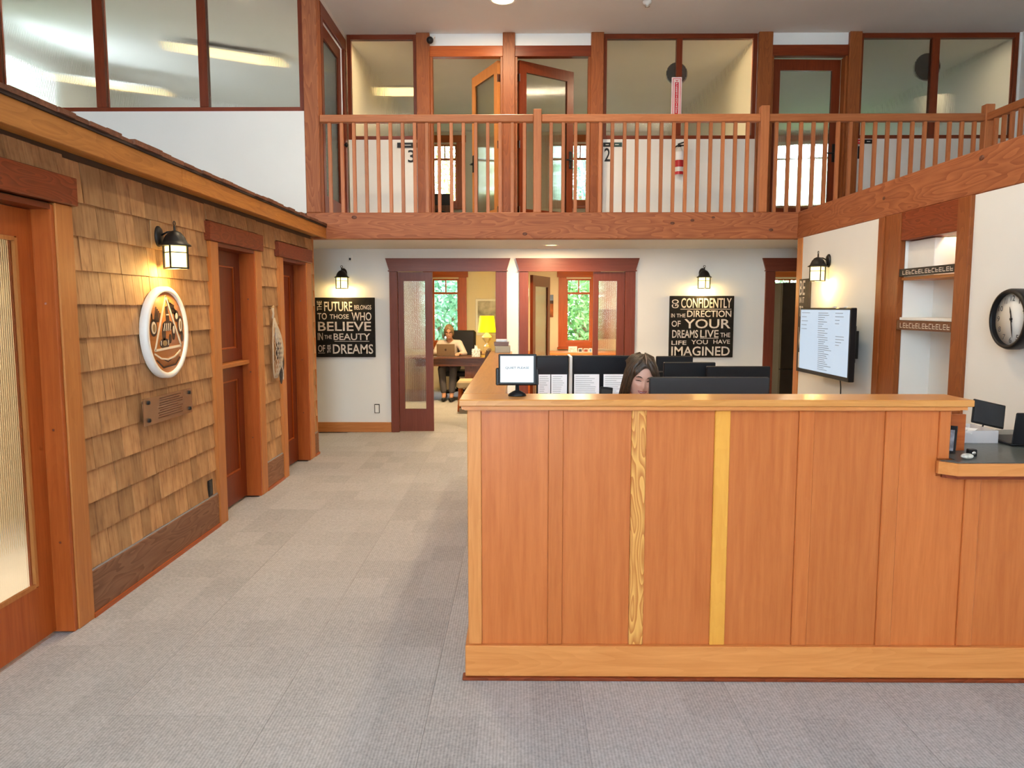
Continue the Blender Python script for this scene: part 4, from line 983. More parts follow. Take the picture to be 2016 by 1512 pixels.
# right figure
eoval(m, .76, .17, .15, .24, 0, .002); eoval(m, .56, .40, .13, .15, 0, .002)
for k in range(3): estrip(m, [(.14+.13*k, .80-.08*k), (.34+.15*k, .48-.07*k)], .05, 0, .002)
for k in range(3): estrip(m, [(.16+.09*k, .74-.12*k), (.44+.09*k, .66-.12*k)], .04, 0, .002)
eoval(m, .84, -.12, .07, .14, 0, .002)
mk('carving', m, CARVE, em, kind='stuff')
m = MB()
for k in range(4): estrip(m, [(-.17+.11*k, .05-.0*k), (-.10+.10*k, .22)], .028, .002, .0032)
eoval(m, .37, .06, .045, .10, .002, .0032); estrip(m, [(-.33, -.20), (-.34, -.30)], .03, .002, .0032); estrip(m, [(.06, -.20), (.06, -.31)], .03, .002, .0032)
estrip(m, [(.0, .44), (.13, .44)], .03, .002, .0032)
eoval(m, -.68, .13, .12, .15, .002, .003); eoval(m, .76, .17, .09, .17, .002, .003); eoval(m, .56, .40, .07, .08, .002, .003)
mk('inlay', m, CREAMP, em, kind='stuff')
m = MB(); eoval(m, -.67, .12, .07, .10, .003, .0038); eoval(m, .76, .17, .045, .11, .003, .0038); eoval(m, -.14, -.26, .12, .07, .002, .003)
mk('inlay_centre', m, plain('carve_olive', (.30, .20, .09), .6), em, kind='stuff')

# acrylic plaque with stand-offs
pq = empty('text_plaque', (XL, 4.66, .895), label='translucent brown plaque with lines of text below the round emblem', cat='plaque')
def acrylic():
    m, nt, b = nodes_of('brown_acrylic'); L = nt.links.new
    t = N(nt, 'ShaderNodeBsdfTransparent'); t.inputs[0].default_value = (.8, .66, .52, 1); mx = N(nt, 'ShaderNodeMixShader'); mx.inputs[0].default_value = .55
    b.inputs['Base Color'].default_value = (.40, .21, .11, 1); b.inputs['Roughness'].default_value = .12
    L(t.outputs[0], mx.inputs[1]); L(b.outputs[0], mx.inputs[2]); L(mx.outputs[0], nt.nodes['Material Output'].inputs['Surface']); return m
mk('sheet', B(-2.168, -2.162, 4.335, 4.985, .895, 1.056), acrylic(), pq)
m = MB()
for k in range(9):
    z = 1.035 - k*.0145; a = 4.50 + random.uniform(0, .03); b = 4.86 - random.uniform(0, .10)
    m.box(-2.1618, -2.1612, a, b, z, z+.006)
mk('text_lines', m, plain('plaque_text', (.12, .05, .025), .6), pq)
for y in (4.385, 4.935):
    for z in (.925, 1.030): mk('standoff', MB().lathe([(.013, -2.190), (.013, -2.154), (.010, -2.150), (0, -2.150)], (0, y, z), 14, 'X'), BLACK, pq)

# woven net bag hanging from a peg between the doors
nb = empty('net_bag', (XL, 6.72, .93), label='pale woven net bag with dark feathers hanging between the doors', cat='bag')
STR = plain('net_cord', (.62, .50, .36), .8); FEA = plain('feather_dark', (.055, .040, .035), .7, noise=.5, scale=30); FEL = plain('feather_pale', (.55, .50, .44), .8, noise=.3, scale=30)
def nbp(u, v):      # u -1..1 across, v 0..1 from bottom to top; bulges out of the wall
    hw = .112 * math.sin(PI * min(1, v*.92 + .07)) ** .65 * (1 - .25*v)
    return Vector((-2.185 + .02 + .07 * math.sqrt(max(0, 1 - u*u)) * math.sin(PI * min(1, v*.95+.05)), 6.735 + u*hw, .96 + .53*v))
for s in (-1, 1): mk('hoop', MB().tube([nbp(s*.98, k/16) for k in range(17)], .006, 6), STR, nb)
m = MB()
for k in range(-7, 8):
    for sgn in (1, -1):
        pts = []
        for j in range(11):
            v = j/10; u = (k/5) + sgn*(v-.5)*1.3
            if abs(u) <= .97: pts.append(nbp(u, v))
        if len(pts) > 1: m.tube(pts, .0022, 5)
mk('netting', m, STR, nb)
mk('tie', MB().tube([(-2.176, 6.735, 1.485), (-2.168, 6.728, 1.53), (-2.170, 6.715, 1.58)], .010, 8).tube([(-2.172, 6.728, 1.53), (-2.172, 6.70, 1.57)], .005, 6).tube([(-2.17, 6.735, 1.515), (-2.17, 6.745, 1.60)], .006, 6), STR, nb)
mk('dark_feathers', MB().ell((-2.135, 6.75, 1.20), .025, .045, .085).ell((-2.125, 6.79, 1.10), .02, .035, .09).ell((-2.13, 6.775, 1.0), .015, .025, .10), FEA, nb)
mk('pale_feathers', MB().ell((-2.145, 6.735, 1.34), .02, .03, .08).cap((-2.12, 6.76, 1.10), (-2.125, 6.80, .95), .012, .006).cap((-2.12, 6.81, 1.12), (-2.125, 6.82, .94), .008, .005), FEL, nb)
mk('peg', MB().tube([(-2.195, 6.72, 1.575), (-2.155, 6.72, 1.59)], .007), wood('blond', 'X'), nb)

# ================================================================== GARDEN WINDOWS
def sash(n, x0, x1, z0, z1, label, crownhead=True, tone='orange'):
    w = empty('window_%d' % n, ((x0+x1)/2, YE, z0), label=label, cat='window', kind='structure')
    f = .15; y0, y1 = YE - .02, YE + .0
    mk('casing', B(x0-f, x0, y0, YE-.0005, z0-.10, z1+.03), wood(tone, 'Z'), w, bev=.003)
    mk('casing', B(x1, x1+f, y0, YE-.0005, z0-.10, z1+.03), wood(tone, 'Z'), w, bev=.003)
    mk('head_casing', B(x0-f-.03, x1+f+.03, y0-.01, YE-.0005, z1+.031, min(z1+.16, (ZC if z1 < 3 else ZT)-.005)), wood(tone, 'X'), w, bev=.003)
    mk('sill', B(x0-f-.02, x1+f+.02, YE-.07, YE-.0005, z0-.14, z0-.101), wood(tone, 'X'), w, bev=.003)
    mk('apron', B(x0, x1, y0, YE-.0005, z0-.10, z0), wood(tone, 'X'), w)
    zr = z1 - .275; ya, yb = YE+.02, YE+.06; g = .03
    m = MB().box(x0, x0+g, ya, yb, z0, z1).box(x1-g, x1, ya, yb, z0, z1).box(x0+g, x1-g, ya, yb, z0, z0+g).box(x0+g, x1-g, ya, yb, z1-g, z1)
    mk('sash_frame', m, wood(tone, 'Z'), w)
    mk('meeting_rail', B(x0+g, x1-g, ya, yb, zr-.02, zr+.02), wood(tone, 'X'), w)
    c = (x0+x1)/2; mk('muntin', B(c-.012, c+.012, ya+.005, yb-.005, zr+.02, z1-g), wood(tone, 'Z'), w)
    for a, b, c0, c1 in ((x0+g, x1-g, z0+g, zr-.02), (x0+g, c-.012, zr+.02, z1-g), (c+.012, x1-g, zr+.02, z1-g)):
        mk('pane', B(a, b, YE+.037, YE+.042, c0, c1), clear_glass(), w)
WN = ['garden window behind the woman at the office desk', 'garden window seen through the second sliding door', 'garden window of the room beyond the right door frame', 'upstairs window seen through the open door of office three', 'upstairs window seen past the half open door', 'upstairs window behind the nearly closed door']
for i, ((a, b, c, d), t) in enumerate(zip(OW, WN)): sash(11 + i, a, b, c, d, t)
w = empty('window_17', (-7.7, 12, 3.3), label='bright window in the upper left room seen through ribbed glass', cat='window', kind='structure')
mk('sash_frame', MB().box(-7.70, -7.65, 11.2, 11.25, 3.3, 5.3).box(-7.70, -7.65, 12.25, 12.3, 3.3, 5.3).box(-7.70, -7.65, 11.25, 12.25, 3.3, 3.35).box(-7.70, -7.65, 11.25, 12.25, 5.25, 5.3), WPLASTIC, w)
mk('pane', B(-7.68, -7.675, 11.25, 12.25, 3.35, 5.25), clear_glass(), w)

# ================================================================== LAMPS
def warm(name, e): return plain(name, (.45, .36, .20), .5, emit=(1.0, .72, .30), estr=e)
def point_area(loc, size, power, col, sy=None):
    d = bpy.data.lights.new('lamp_light', 'AREA'); d.energy = power; d.color = col; d.size = size
    if sy: d.shape = 'RECTANGLE'; d.size_y = sy
    else: d.shape = 'DISK'
    o = bpy.data.objects.new('lamp_light', d); COL.objects.link(o); o.location = loc
    return o
def tube_light(x, y, L, label, e=1.25, axis='X', P=60, ZT=ZT, tilt=0):
    r = empty('ceiling_fixture', (x, y, ZT - .09), label=label, cat='ceiling light')
    sx, sy = (L/2, .17) if axis == 'X' else (.17, L/2)
    mk('tray', B(x-sx, x+sx, y-sy, y+sy, ZT-.03, ZT-.001), WPLASTIC, r, bev=.004)
    pr = [(-.16, 0), (-.12, -.045), (-.04, -.065), (.04, -.065), (.12, -.045), (.16, 0)]
    if axis == 'X': m = MB().prism([(y+a, ZT-.031+b) for a, b in pr], 'X', x-sx+.01, x+sx-.01)
    else: m = MB().prism([(x+a, ZT-.031+b) for a, b in pr], 'Y', y-sy+.01, y+sy-.01)
    mk('diffuser', m, warm('fixture_glow_%d' % round(e*10), e), r)
    if tilt:
        for s in (-.4, .4): mk('hanger', MB().tube([(x+s*L, y, ZT-.001), (x+s*L, y, ZT+.26)], .006), WPLASTIC, r)
        r.rotation_euler = (0, tilt, 0)
tube_light(-4.10, 11.0, 1.35, 'long glowing ceiling fixture nearest the tall post in the upper left room', P=20, ZT=5.14, tilt=math.radians(8.5))
tube_light(-6.70, 12.9, 1.25, 'glowing ceiling fixture farther left in the upper left room', P=20, ZT=5.27, tilt=math.radians(8.5))
tube_light(-1.76, 11.94, .66, 'glowing ceiling fixture behind the number 3 window', P=22)
def downlight(x, y, z, label, P, r=.09, col=(1, .80, .52), e=6):
    o = empty('downlight', (x, y, z-.012), label=label, cat='downlight')
    mk('trim_ring', MB().lathe([(r+.03, z-.0005), (r+.03, z-.008), (r, z-.012), (r, z-.004)], (x, y, 0), 28, caps=False), WPLASTIC, o)
    mk('lens', MB().lathe([(r-.001, z-.004), (r-.001, z-.008), (0, z-.009)], (x, y, 0), 24), warm('downlight_glow_%d' % e, e), o)
    l = point_area((x, y, z-.03), r*2, P, col); l.parent = o; l.location = (0, 0, -.0005)
downlight(-2.9, 3.6, 2.40, 'added ceiling lamp lighting the inside of the shingled room', 75, .09)  # added so the room behind the ribbed glass looks lit
downlight(-.18, 8.58, ZT, 'round downlight in the high ceiling at the top edge of the picture', 26, .12)
downlight(.37, 8.95, ZC, 'small round downlight under the balcony', 26, .07, (1, .70, .38), e=2)
downlight(-3.4, 8.9, 5.083, 'added unseen downlight brightening the upper left room near the tall post', 24, .06, (1, .86, .66))  # unseen lamp, put in to brighten and warm the upper left room
downlight(-5.1, 8.9, 5.338, 'added unseen downlight brightening the upper left room above the shingle roof', 24, .06, (1, .86, .66))  # second out-of-view lamp added to lift the same room
downlight(-1.62, 9.80, ZT, 'small added downlight hidden behind the number 3 window frame', 16, .03, e=3)  # extra light for office three, kept out of sight by the top frame
downlight(2.45, 9.80, ZT, 'downlight behind the extinguisher window', 26, .03, e=3)
downlight(-1.0, 12.0, ZC, 'downlight in the office with the woman', 38, .09, (1, .72, .38))
downlight(1.0, 12.3, ZC, 'downlight in the second office', 60, .09, (1, .74, .42))
downlight(4.3, 12.0, ZC, 'downlight in the room beyond the right door frame', 20, .09)
downlight(3.14, 5.5, 2.20, 'downlight inside the shelf niche', .7, .03)
downlight(1.0, 5.2, ZT, 'downlight in the high ceiling above the staff area', 30, .12)
downlight(-1.2, 5.5, ZT, 'downlight in the high ceiling above the passage', 30, .12)
downlight(5.4, 9.80, ZT, 'downlight in the office behind the upper right window', 5, .03)
sp_ = empty('sprinkler', (1.39, 8.66, ZT-.05), label='small sprinkler head in the high ceiling', cat='sprinkler')
mk('cup', MB().lathe([(.05, ZT-.0005), (.045, ZT-.02), (.018, ZT-.028), (.012, ZT-.05)], (1.39, 8.66, 0), 18), WPLASTIC, sp_)
mk('deflector', MB().lathe([(.026, ZT-.05), (.026, ZT-.054), (.006, ZT-.056)], (1.39, 8.66, 0), 12), CHROME, sp_)

# ================================================================== OFFICE OF THE SEATED WOMAN
od = empty('office_desk', (-1.15, 13.2, 0), label='dark wooden office desk the seated woman works at', cat='desk')
mk('desk_top', B(-1.95, -.45, 12.75, 13.45, .725, .752), wood('dark', 'X'), od, bev=.004)
mk('apron', B(-1.90, -.50, 12.80, 12.825, .60, .724), wood('dark', 'X'), od)
p = mk('pedestal', B(-.92, -.50, 12.85, 13.40, .0, .599), wood('dark', 'Z'), od, bev=.004)
for z in (.08, .26, .44): d_ = mk('drawer', B(-.90, -.52, 13.4005, 13.415, z, z+.15), wood('dark', 'X'), od)
mk('pedestal', B(-1.90, -1.60, 12.85, 13.40, .0, .599), wood('dark', 'Z'), od, bev=.004)
def office_chair(loc, rz, label, bh=.66):
    r = empty('office_chair', (0, 0, 0), label=label, cat='chair')
    L_ = plain('black_leather', (.010, .009, .011), .38, bump=.1)
    mk('seat', B(-.26, .26, -.25, .25, .37, .465), L_, r, bev=.03)
    bk = B(-.25, .25, .0, .11, 0, bh).xform(Matrix.Translation((0, .24, .52)) @ Euler((-.12, 0, 0)).to_matrix().to_4x4()); mk('backrest', bk, L_, r, bev=.035)
    for s in (-1, 1): mk('armrest', MB().tube([(s*.29, -.16, .50), (s*.31, -.16, .68), (s*.31, .16, .70), (s*.28, .22, .55)], .022), BLACK, r)
    mk('column', MB().cyl((0, 0, 0), .03, .10, .37), BLACKM, r)
    for k in range(5):
        a = 2*PI*k/5 + .3; mk('foot', MB().tube([(0, 0, .11), (.28*math.cos(a), .28*math.sin(a), .075)], [.028, .018]), BLACKM, r)
        mk('castor', MB().lathe([(.03, -.022), (.03, .022)], (.28*math.cos(a), .28*math.sin(a), .03), 12, 'X'), BLACK, r)
    place(r, loc, rz); return r
office_chair((-1.10, 13.64, 0), -.18, 'black leather office chair behind the woman with the laptop')
office_chair((.74, 4.62, 0), .05, 'black office chair the receptionist sits on', bh=.40)
office_chair((-1.62, 13.9, ZF), 2.6, 'black office chair upstairs in office three')
# visitor chair with brown back
vc = empty('visitor_chair', (-.72, 11.75, 0), label='beige upholstered visitor chair with brown back facing the office desk', cat='chair')
mk('seat', B(-.95, -.50, 11.5, 12.0, .36, .47), plain('beige_fabric', (.55, .40, .22), .85, bump=.2), vc, bev=.025)
bk = B(-.035, .035, -.25, .25, 0, .50).xform(Matrix.Translation((-.56, 11.75, .46)) @ Euler((0, .20, 0)).to_matrix().to_4x4()); mk('backrest', bk, plain('brown_leather', (.10, .050, .025), .5), vc, bev=.02)
for x in (-.90, -.55):
    for y in (11.55, 11.95): mk('leg', MB().tube([(x, y, .37), (x + (-.03 if x < -.7 else .03), y, .0)], [.024, .014]), wood('orange', 'Z'), vc)
lt = empty('laptop', (-1.25, 13.0, .752), label='bronze laptop on the office desk in front of the seated woman', cat='laptop')
BRZ = plain('bronze_aluminium', (.30, .20, .115), .35, metal=.6)
mk('base', B(-1.405, -1.095, 12.98, 13.20, .7525, .765), BRZ, lt, bev=.003)
Ml = Matrix.Translation((-1.25, 12.975, .765)) @ Euler((.14, 0, 0)).to_matrix().to_4x4()
mk('lid', B(-.155, .155, -.006, 0, 0, .205).xform(Ml), BRZ, lt, bev=.003)
m = MB(); m.prism([(.018*math.cos(a)*(1 if not (-.6 < a < .6) else .75), .105 + .020*math.sin(a)) for a in [2*PI*k/18 - PI for k in range(18)]], 'Y', -.0068, -.0062)
m.prism([(.002, .128), (.010, .138), (.006, .128)], 'Y', -.0068, -.0062)
mk('apple_mark', m.xform(Ml), plain('logo_dark', (.06, .03, .02), .3), lt)
tl = empty('table_lamp', (-.60, 14.2, .75), label='table lamp with bright yellow shade on the office cabinet', cat='lamp')
mk('shade', MB().lathe([(.168, 1.128), (.132, 1.43), (.128, 1.43), (.164, 1.128)], (-.60, 14.2, 0), 32, caps=False), plain('yellow_shade', (.85, .65, .03), .7, emit=(1.0, .72, .0), estr=1.1), tl)
mk('body', MB().lathe([(.05, .86), (.055, .87), (.03, .90), (.028, .93), (.092, 1.02), (.095, 1.04), (.045, 1.09), (.02, 1.12), (.012, 1.25)], (-.60, 14.2, 0), 6, smooth=False), plain('glass_yellow', (.75, .62, .30), .2), tl)
mk('foot', B(-.66, -.54, 14.14, 14.26, .752, .86), plain('lamp_foot', (.62, .48, .22), .4), tl, bev=.004)
l = point_area((-.60, 14.2, 1.3), .1, 5, (1, .75, .3)); l.data.type = 'POINT'; l.data.shadow_soft_size = .06; l.parent = tl; l.location = (0, 0, .53)
cab = empty('side_cabinet', (-.55, 14.3, 0), label='low cabinet under the yellow lamp', cat='cabinet')
mk('body', B(-.95, -.15, 14.05, 14.75, 0, .725), wood('blond', 'Z'), cab, bev=.003); mk('top', B(-.97, -.145, 14.03, 14.76, .7255, .75), wood('blond', 'X'), cab, bev=.003)
pc = empty('framed_picture', (-.6, YE, 1.1), label='framed pale picture on the office wall behind the yellow lamp', cat='picture')
mk('frame', B(-.84, -.40, YE-.03, YE-.002, 1.05, 1.75), WPLASTIC, pc, bev=.004)
mk('print', B(-.80, -.44, YE-.0325, YE-.0305, 1.09, 1.71), plain('print_grey', (.45, .43, .40), .7, noise=.7, scale=4), pc)
tk = empty('tissue_box', (-.73, 12.92, .752), label='white patterned tissue box on the office desk', cat='box')
mk('carton', B(-.80, -.66, 12.86, 12.99, .7525, .885), plain('tissue_pattern', (.62, .66, .70), .6, noise=.5, scale=50), tk, bev=.003)
mk('tissue', MB().prism([(-.76, .8855), (-.70, .8855), (-.715, .95), (-.735, .93), (-.75, .955)], 'Y', 12.91, 12.94), PAPER, tk)
mk('desk_bowl', MB().lathe([(.02, .752), (.045, .775), (.06, .83), (.055, .83), (.04, .78)], (-.70, 13.2, 0), 18), wood('dark', 'Z'), label='small dark bowl behind the tissue box', cat='bowl')

# second office
cr_ = empty('credenza', (1.1, 14.3, 0), label='orange wooden credenza under the second garden window', cat='cabinet')
mk('top', B(.05, 2.4, 14.0, 14.72, .715, .755), wood('casing', 'X'), cr_, bev=.003)
mk('body', B(.08, 2.37, 14.03, 14.70, 0, .7145), wood('orange', 'X'), cr_)
for a in (.10, .86, 1.62): mk('cabinet_door', B(a, a+.74, 14.012, 14.0295, .06, .70), wood('orange', 'Z'), cr_, bev=.004)
for i, (a, b, h, c) in enumerate(((.92, 1.08, .11, (.62, .66, .74)), (1.10, 1.18, .075, (.06, .06, .07)), (1.20, 1.29, .07, (.30, .08, .05)), (1.30, 1.36, .075, (.15, .35, .70)))):
    o = empty('photo_card', ((a+b)/2, 14.2, .755), label=['white printed card', 'dark small card', 'red brown small card', 'blue small card'][i] + ' standing on the credenza below the window', cat='card')
    mk('card', B(a, b, 14.20, 14.204, .7555, .7555+h), PAPER, o); mk('print', B(a+.012, b-.012, 14.1985, 14.1995, .765, .7555+h*.8), plain('card_print_%d' % i, c, .6, noise=.5, scale=30), o)
    mk('prop', B((a+b)/2-.01, (a+b)/2+.01, 14.2045, 14.24, .7555, .76), PAPER, o)
pc = empty('canvas_picture', (.55, YE, 1.4), label='canvas of a dark orange landscape under blue sky on the second office wall', cat='picture')
mk('canvas', B(.44, .66, YE-.03, YE-.002, 1.40, 1.83), plain('canvas_orange', (.36, .11, .03), .7, noise=.7, scale=5), pc, bev=.003)
mk('sky_band', B(.441, .659, YE-.0315, YE-.0302, 1.72, 1.829), plain('canvas_sky', (.20, .30, .50), .7, noise=.3, scale=6), pc)
mk('hill_band', B(.441, .659, YE-.0315, YE-.0302, 1.66, 1.7195), plain('canvas_dark', (.05, .03, .03), .7, noise=.3, scale=6), pc)
bd = empty('wall_board', (1.78, YE, 1.0), label='brown board with dark edge behind the second sliding door glass', cat='board')
mk('board', B(1.62, 1.97, YE-.03, YE-.002, .98, 1.55), wood('dark', 'X'), bd, bev=.004); mk('face', B(1.64, 1.95, YE-.033, YE-.0305, 1.01, 1.52), plain('brown_face', (.22, .11, .05), .7), bd)
d = empty('door_18', (.12, 9.9, 0), label='white ribbed glass door leaf folded back inside the second office', cat='door', kind='structure')
m = MB().box(.16, .27, 9.86, 9.90, .01, 2.0).box(.86, .97, 9.86, 9.90, .01, 2.0).box(.27, .86, 9.86, 9.90, .01, .30).box(.27, .86, 9.86, 9.90, 1.86, 2.0)
lf = mk('leaf', m, wood('red', 'Z'), d, origin=(.16, 9.88, 0)); mk('glass', ribbed(.2702, .8598, 9.876, 9.884, .3002, 1.8598, axis='X'), reeded('X'), lf)
lf.rotation_euler = (0, 0, math.radians(72))
# beyond the right door frame
fg = empty('fridge', (3.75, 10.4, 0), label='tall dark fridge beyond the right door frame', cat='fridge')
SS = plain('dark_steel', (.12, .085, .06), .32, metal=.7)
mk('body', B(3.56, 4.25, 10.45, 11.1, .02, 1.92), SS, fg, bev=.01); mk('door', B(3.56, 4.25, 10.40, 10.4495, .75, 1.92), SS, fg, bev=.008); mk('drawer', B(3.56, 4.25, 10.40, 10.4495, .05, .74), SS, fg, bev=.008)
mk('handle', MB().tube([(4.15, 10.39, .85), (4.15, 10.36, .88), (4.15, 10.36, 1.5), (4.15, 10.39, 1.53)], .012), CHROME, fg)
# upstairs rooms
bl = empty('office_printer', (-1.40, 14.3, ZF), label='dark printer stand under the upstairs window of office three', cat='printer')
mk('stand', B(-1.56, -1.25, 14.2, 14.6, ZF, 3.45), wood('dark', 'Z'), bl); mk('printer', B(-1.55, -1.26, 14.22, 14.58, 3.4505, 3.66), BLACK, bl, bev=.01)
fl_ = empty('floor_lamp', (5.55, 10.6, ZF), label='floor lamp with white drum shade behind the upper right window', cat='lamp')
mk('shade', MB().lathe([(.20, 4.05), (.19, 4.38), (.186, 4.38), (.196, 4.05)], (5.55, 10.6, 0), 28, caps=False), plain('shade_white', (.72, .72, .68), .8), fl_)
mk('pole', MB().cyl((5.55, 10.6, 0), .012, ZF+.03, 4.2), BLACKM, fl_); mk('base', MB().lathe([(.14, ZF), (.14, ZF+.02), (.02, ZF+.035)], (5.55, 10.6, 0), 24), BLACKM, fl_)
office_chair((5.6, 10.9, ZF), .4, 'black office chair behind the upper right window')
td = empty('desk', (5.0, 14.3, ZF), label='green topped desk in the office behind the upper right door', cat='desk')
mk('desk_top', B(4.5, 5.95, 13.9, 14.6, 3.30, 3.33), plain('green_top', (.02, .12, .08), .5), td, bev=.003)
for x in (4.55, 5.87): mk('leg_panel', B(x, x+.03, 13.95, 14.55, ZF, 3.2995), wood('dark', 'Z'), td)

# ================================================================== GARDEN
struct('ground', B(-30, 30, 15.0, 45, -.5, -.3), plain('grass_ground', (.10, .20, .05), .95, noise=.4, scale=3), 'grass outside the office windows', 'ground')
def leaf_mat(name, a, b):
    m, nt, bs = nodes_of(name); L = nt.links.new
    g = N(nt, 'ShaderNodeNewGeometry'); r = N(nt, 'ShaderNodeValToRGB'); r.color_ramp.elements[0].color = a + (1,); r.color_ramp.elements[1].color = b + (1,)
    L(g.outputs['Random Per Island'], r.inputs[0]); L(r.outputs[0], bs.inputs['Base Color']); bs.inputs['Roughness'].default_value = .6
    tr = N(nt, 'ShaderNodeBsdfTranslucent'); L(r.outputs[0], tr.inputs[0]); mx = N(nt, 'ShaderNodeMixShader'); mx.inputs[0].default_value = .4
    L(bs.outputs[0], mx.inputs[1]); L(tr.outputs[0], mx.inputs[2]); L(mx.outputs[0], nt.nodes['Material Output'].inputs['Surface']); return m
LM = [leaf_mat('leaf_green', (.05, .16, .04), (.28, .48, .16)), leaf_mat('leaf_blue_green', (.05, .18, .10), (.30, .52, .34)), leaf_mat('leaf_yellow', (.20, .30, .04), (.60, .68, .20))]
def tree(x, y, zc, rx, rz, n, lm, label, name='garden_tree'):
    r = empty(name, (x, y, -.3), label=label, cat='tree', group='trees outside the office windows')
    mk('trunk', MB().tube([(x, y, -.3), (x+.1, y, zc*.5), (x-.05, y+.1, zc)], [.14, .10, .05]).tube([(x, y, zc*.6), (x-rx*.5, y-.3, zc+rz*.3)], [.05, .02]).tube([(x, y, zc*.6), (x+rx*.5, y-.4, zc+rz*.4)], [.05, .02]), wood('base', 'Z'), r)
    vs, fs = [], []
    for k in range(n):
        a, c = random.uniform(0, 2*PI), random.uniform(-1, 1); q = random.random() ** .33; s = math.sqrt(1-c*c)
        P = Vector((x + rx*q*s*math.cos(a), y + rx*.6*q*s*math.sin(a), zc + rz*q*c))
        u = Vector((random.gauss(0, 1), random.gauss(0, 1), random.gauss(0, 1))).normalized(); v = u.orthogonal().normalized(); z = random.uniform(.05, .11)
        i = len(vs); vs += [P - u*z, P + v*z*.45, P + u*z, P - v*z*.45]; fs.append((i, i+1, i+2, i+3))
    m = MB(); m.v = [tuple(p) for p in vs]; m.f = fs
    mk('foliage', m, lm, r, kind='stuff')
tree(-1.9, 18.2, 1.3, 1.65, 1.9, 7000, LM[1], 'blue green shrub tree behind the seated woman window')
tree(1.6, 18.4, 1.2, 1.65, 1.9, 7000, LM[0], 'fresh green shrub tree outside the second office window')
tree(6.4, 18.6, 1.4, 1.8, 2.0, 4500, LM[0], 'green shrub tree outside the room at the right door frame')
tree(-1.9, 21.5, 5.0, 1.65, 1.6, 2200, LM[2], 'pale yellow green tree crown outside the office three window')
tree(1.7, 21.0, 4.6, 1.7, 1.6, 3800, LM[1], 'pale green tree crown outside the half open upstairs door window')
tree(-11.6, 17.4, 4.6, 2.3, 2.4, 7000, LM[1], 'blue green tree added to dim the upper left room window')  # foliage placed to cut the brightness and daylight of window_17
tree(6.6, 21.0, 4.2, 2.0, 1.5, 3000, LM[2], 'green tree crown outside the upper right office')

# ================================================================== PEOPLE
SKIN = plain('skin', (.74, .42, .32), .5, noise=.05, scale=12)
SKIN2 = plain('skin_tan', (.58, .30, .19), .5, noise=.05, scale=12)
def head_pt(u, th, f=1.0):
    # u: 0 chin .. 1 crown, th: angle round the head, 0 = face (-Y). returns local point (head centre at eye level)
    z = -.112 + .232*u
    t = (z - .0)/.12
    prof = math.sqrt(max(0.0, 1 - max(0, t)**2.3)) if t > 0 else 1.0
    if t <= 0:
        s = -t
        wx = .074*(1 - .46*s**1.7); fy = .088*(1 - .10*s**2); by = .098*(1 - .58*s**.9)
    else:
        wx = .074*prof + .002; fy = .090*prof; by = .102*prof
    if u < .05: k = math.sqrt(u/.05); wx *= .35+.65*k; fy *= .55+.45*k; by *= .6+.4*k
    c, s_ = math.cos(th), math.sin(th)
    x = wx*math.copysign(abs(s_)**.92, s_); y = -(fy if c > 0 else by)*math.copysign(abs(c)**.92, c)
    if c > 0:
        g = lambda x0, z0, sx, sz: math.exp(-((x-x0)/sx)**2 - ((z-z0)/sz)**2)
        y -= .021*math.exp(-(x/.010)**2)*math.exp(-((z+.036)/.020)**2)*c          # nose tip
        y -= .010*math.exp(-(x/.009)**2)*math.exp(-((z+.012)/.022)**2)             # bridge
        y += .010*(g(.031, .0, .018, .012) + g(-.031, .0, .018, .012))             # eye sockets
        y -= .004*(g(.030, .020, .022, .008) + g(-.030, .020, .022, .008))         # brow ridge
        y -= .006*(g(.038, -.032, .02, .018) + g(-.038, -.032, .02, .018))         # cheeks
        y -= .006*math.exp(-(x/.020)**2)*math.exp(-((z+.066)/.010)**2)             # mouth
        y -= .006*math.exp(-(x/.018)**2)*math.exp(-((z+.100)/.012)**2)             # chin
    return Vector((x*f, y*f, z*f))
def head_mesh(seg=56, rings=52):
    vs = []; fs = []
    for i in range(rings+1):
        for k in range(seg): vs.append(head_pt(i/rings, 2*PI*k/seg))
    for i in range(rings):
        for k in range(seg): k2 = (k+1) % seg; fs.append((i*seg+k, i*seg+k2, (i+1)*seg+k2, (i+1)*seg+k))
    fs.append(tuple(range(seg-1, -1, -1))); fs.append(tuple(rings*seg+k for k in range(seg)))
    m = MB().add(vs, fs, True)
    for s in (-1, 1): m.ell((s*.076, .012, -.012), .010, .018, .030, 12, 10)
    return m
def face_y(x, z):
    u = (z+.112)/.232; best = None
    for k in range(-40, 41):
        p = head_pt(u, k/40*PI/2)
        if best is None or abs(p.x-x) < abs(best.x-x): best = p
    return best.y
def on_face(x, z, off=.0015): return Vector((x, face_y(x, z) - off, z))
def fstrip(pts, w, off=.001, th=.002):
    # thin ribbon lying on the face; w may vary
    m = MB(); a = []; n = len(pts)
    for i, (x, z) in enumerate(pts):
        ww = w*(math.sin(PI*(i+.6)/(n+.2)))
        a += [on_face(x, z+ww/2, off), on_face(x, z-ww/2, off), on_face(x, z-ww/2, off-th-.001), on_face(x, z+ww/2, off-th-.001)]
    fs = []
    for i in range(n-1):
        for k in range(4): fs.append((i*4+k, i*4+(k+1) % 4, (i+1)*4+(k+1) % 4, (i+1)*4+k))
    fs += [(0, 1, 2, 3), ((n-1)*4+3, (n-1)*4+2, (n-1)*4+1, (n-1)*4)]
    return m.add(a, fs)
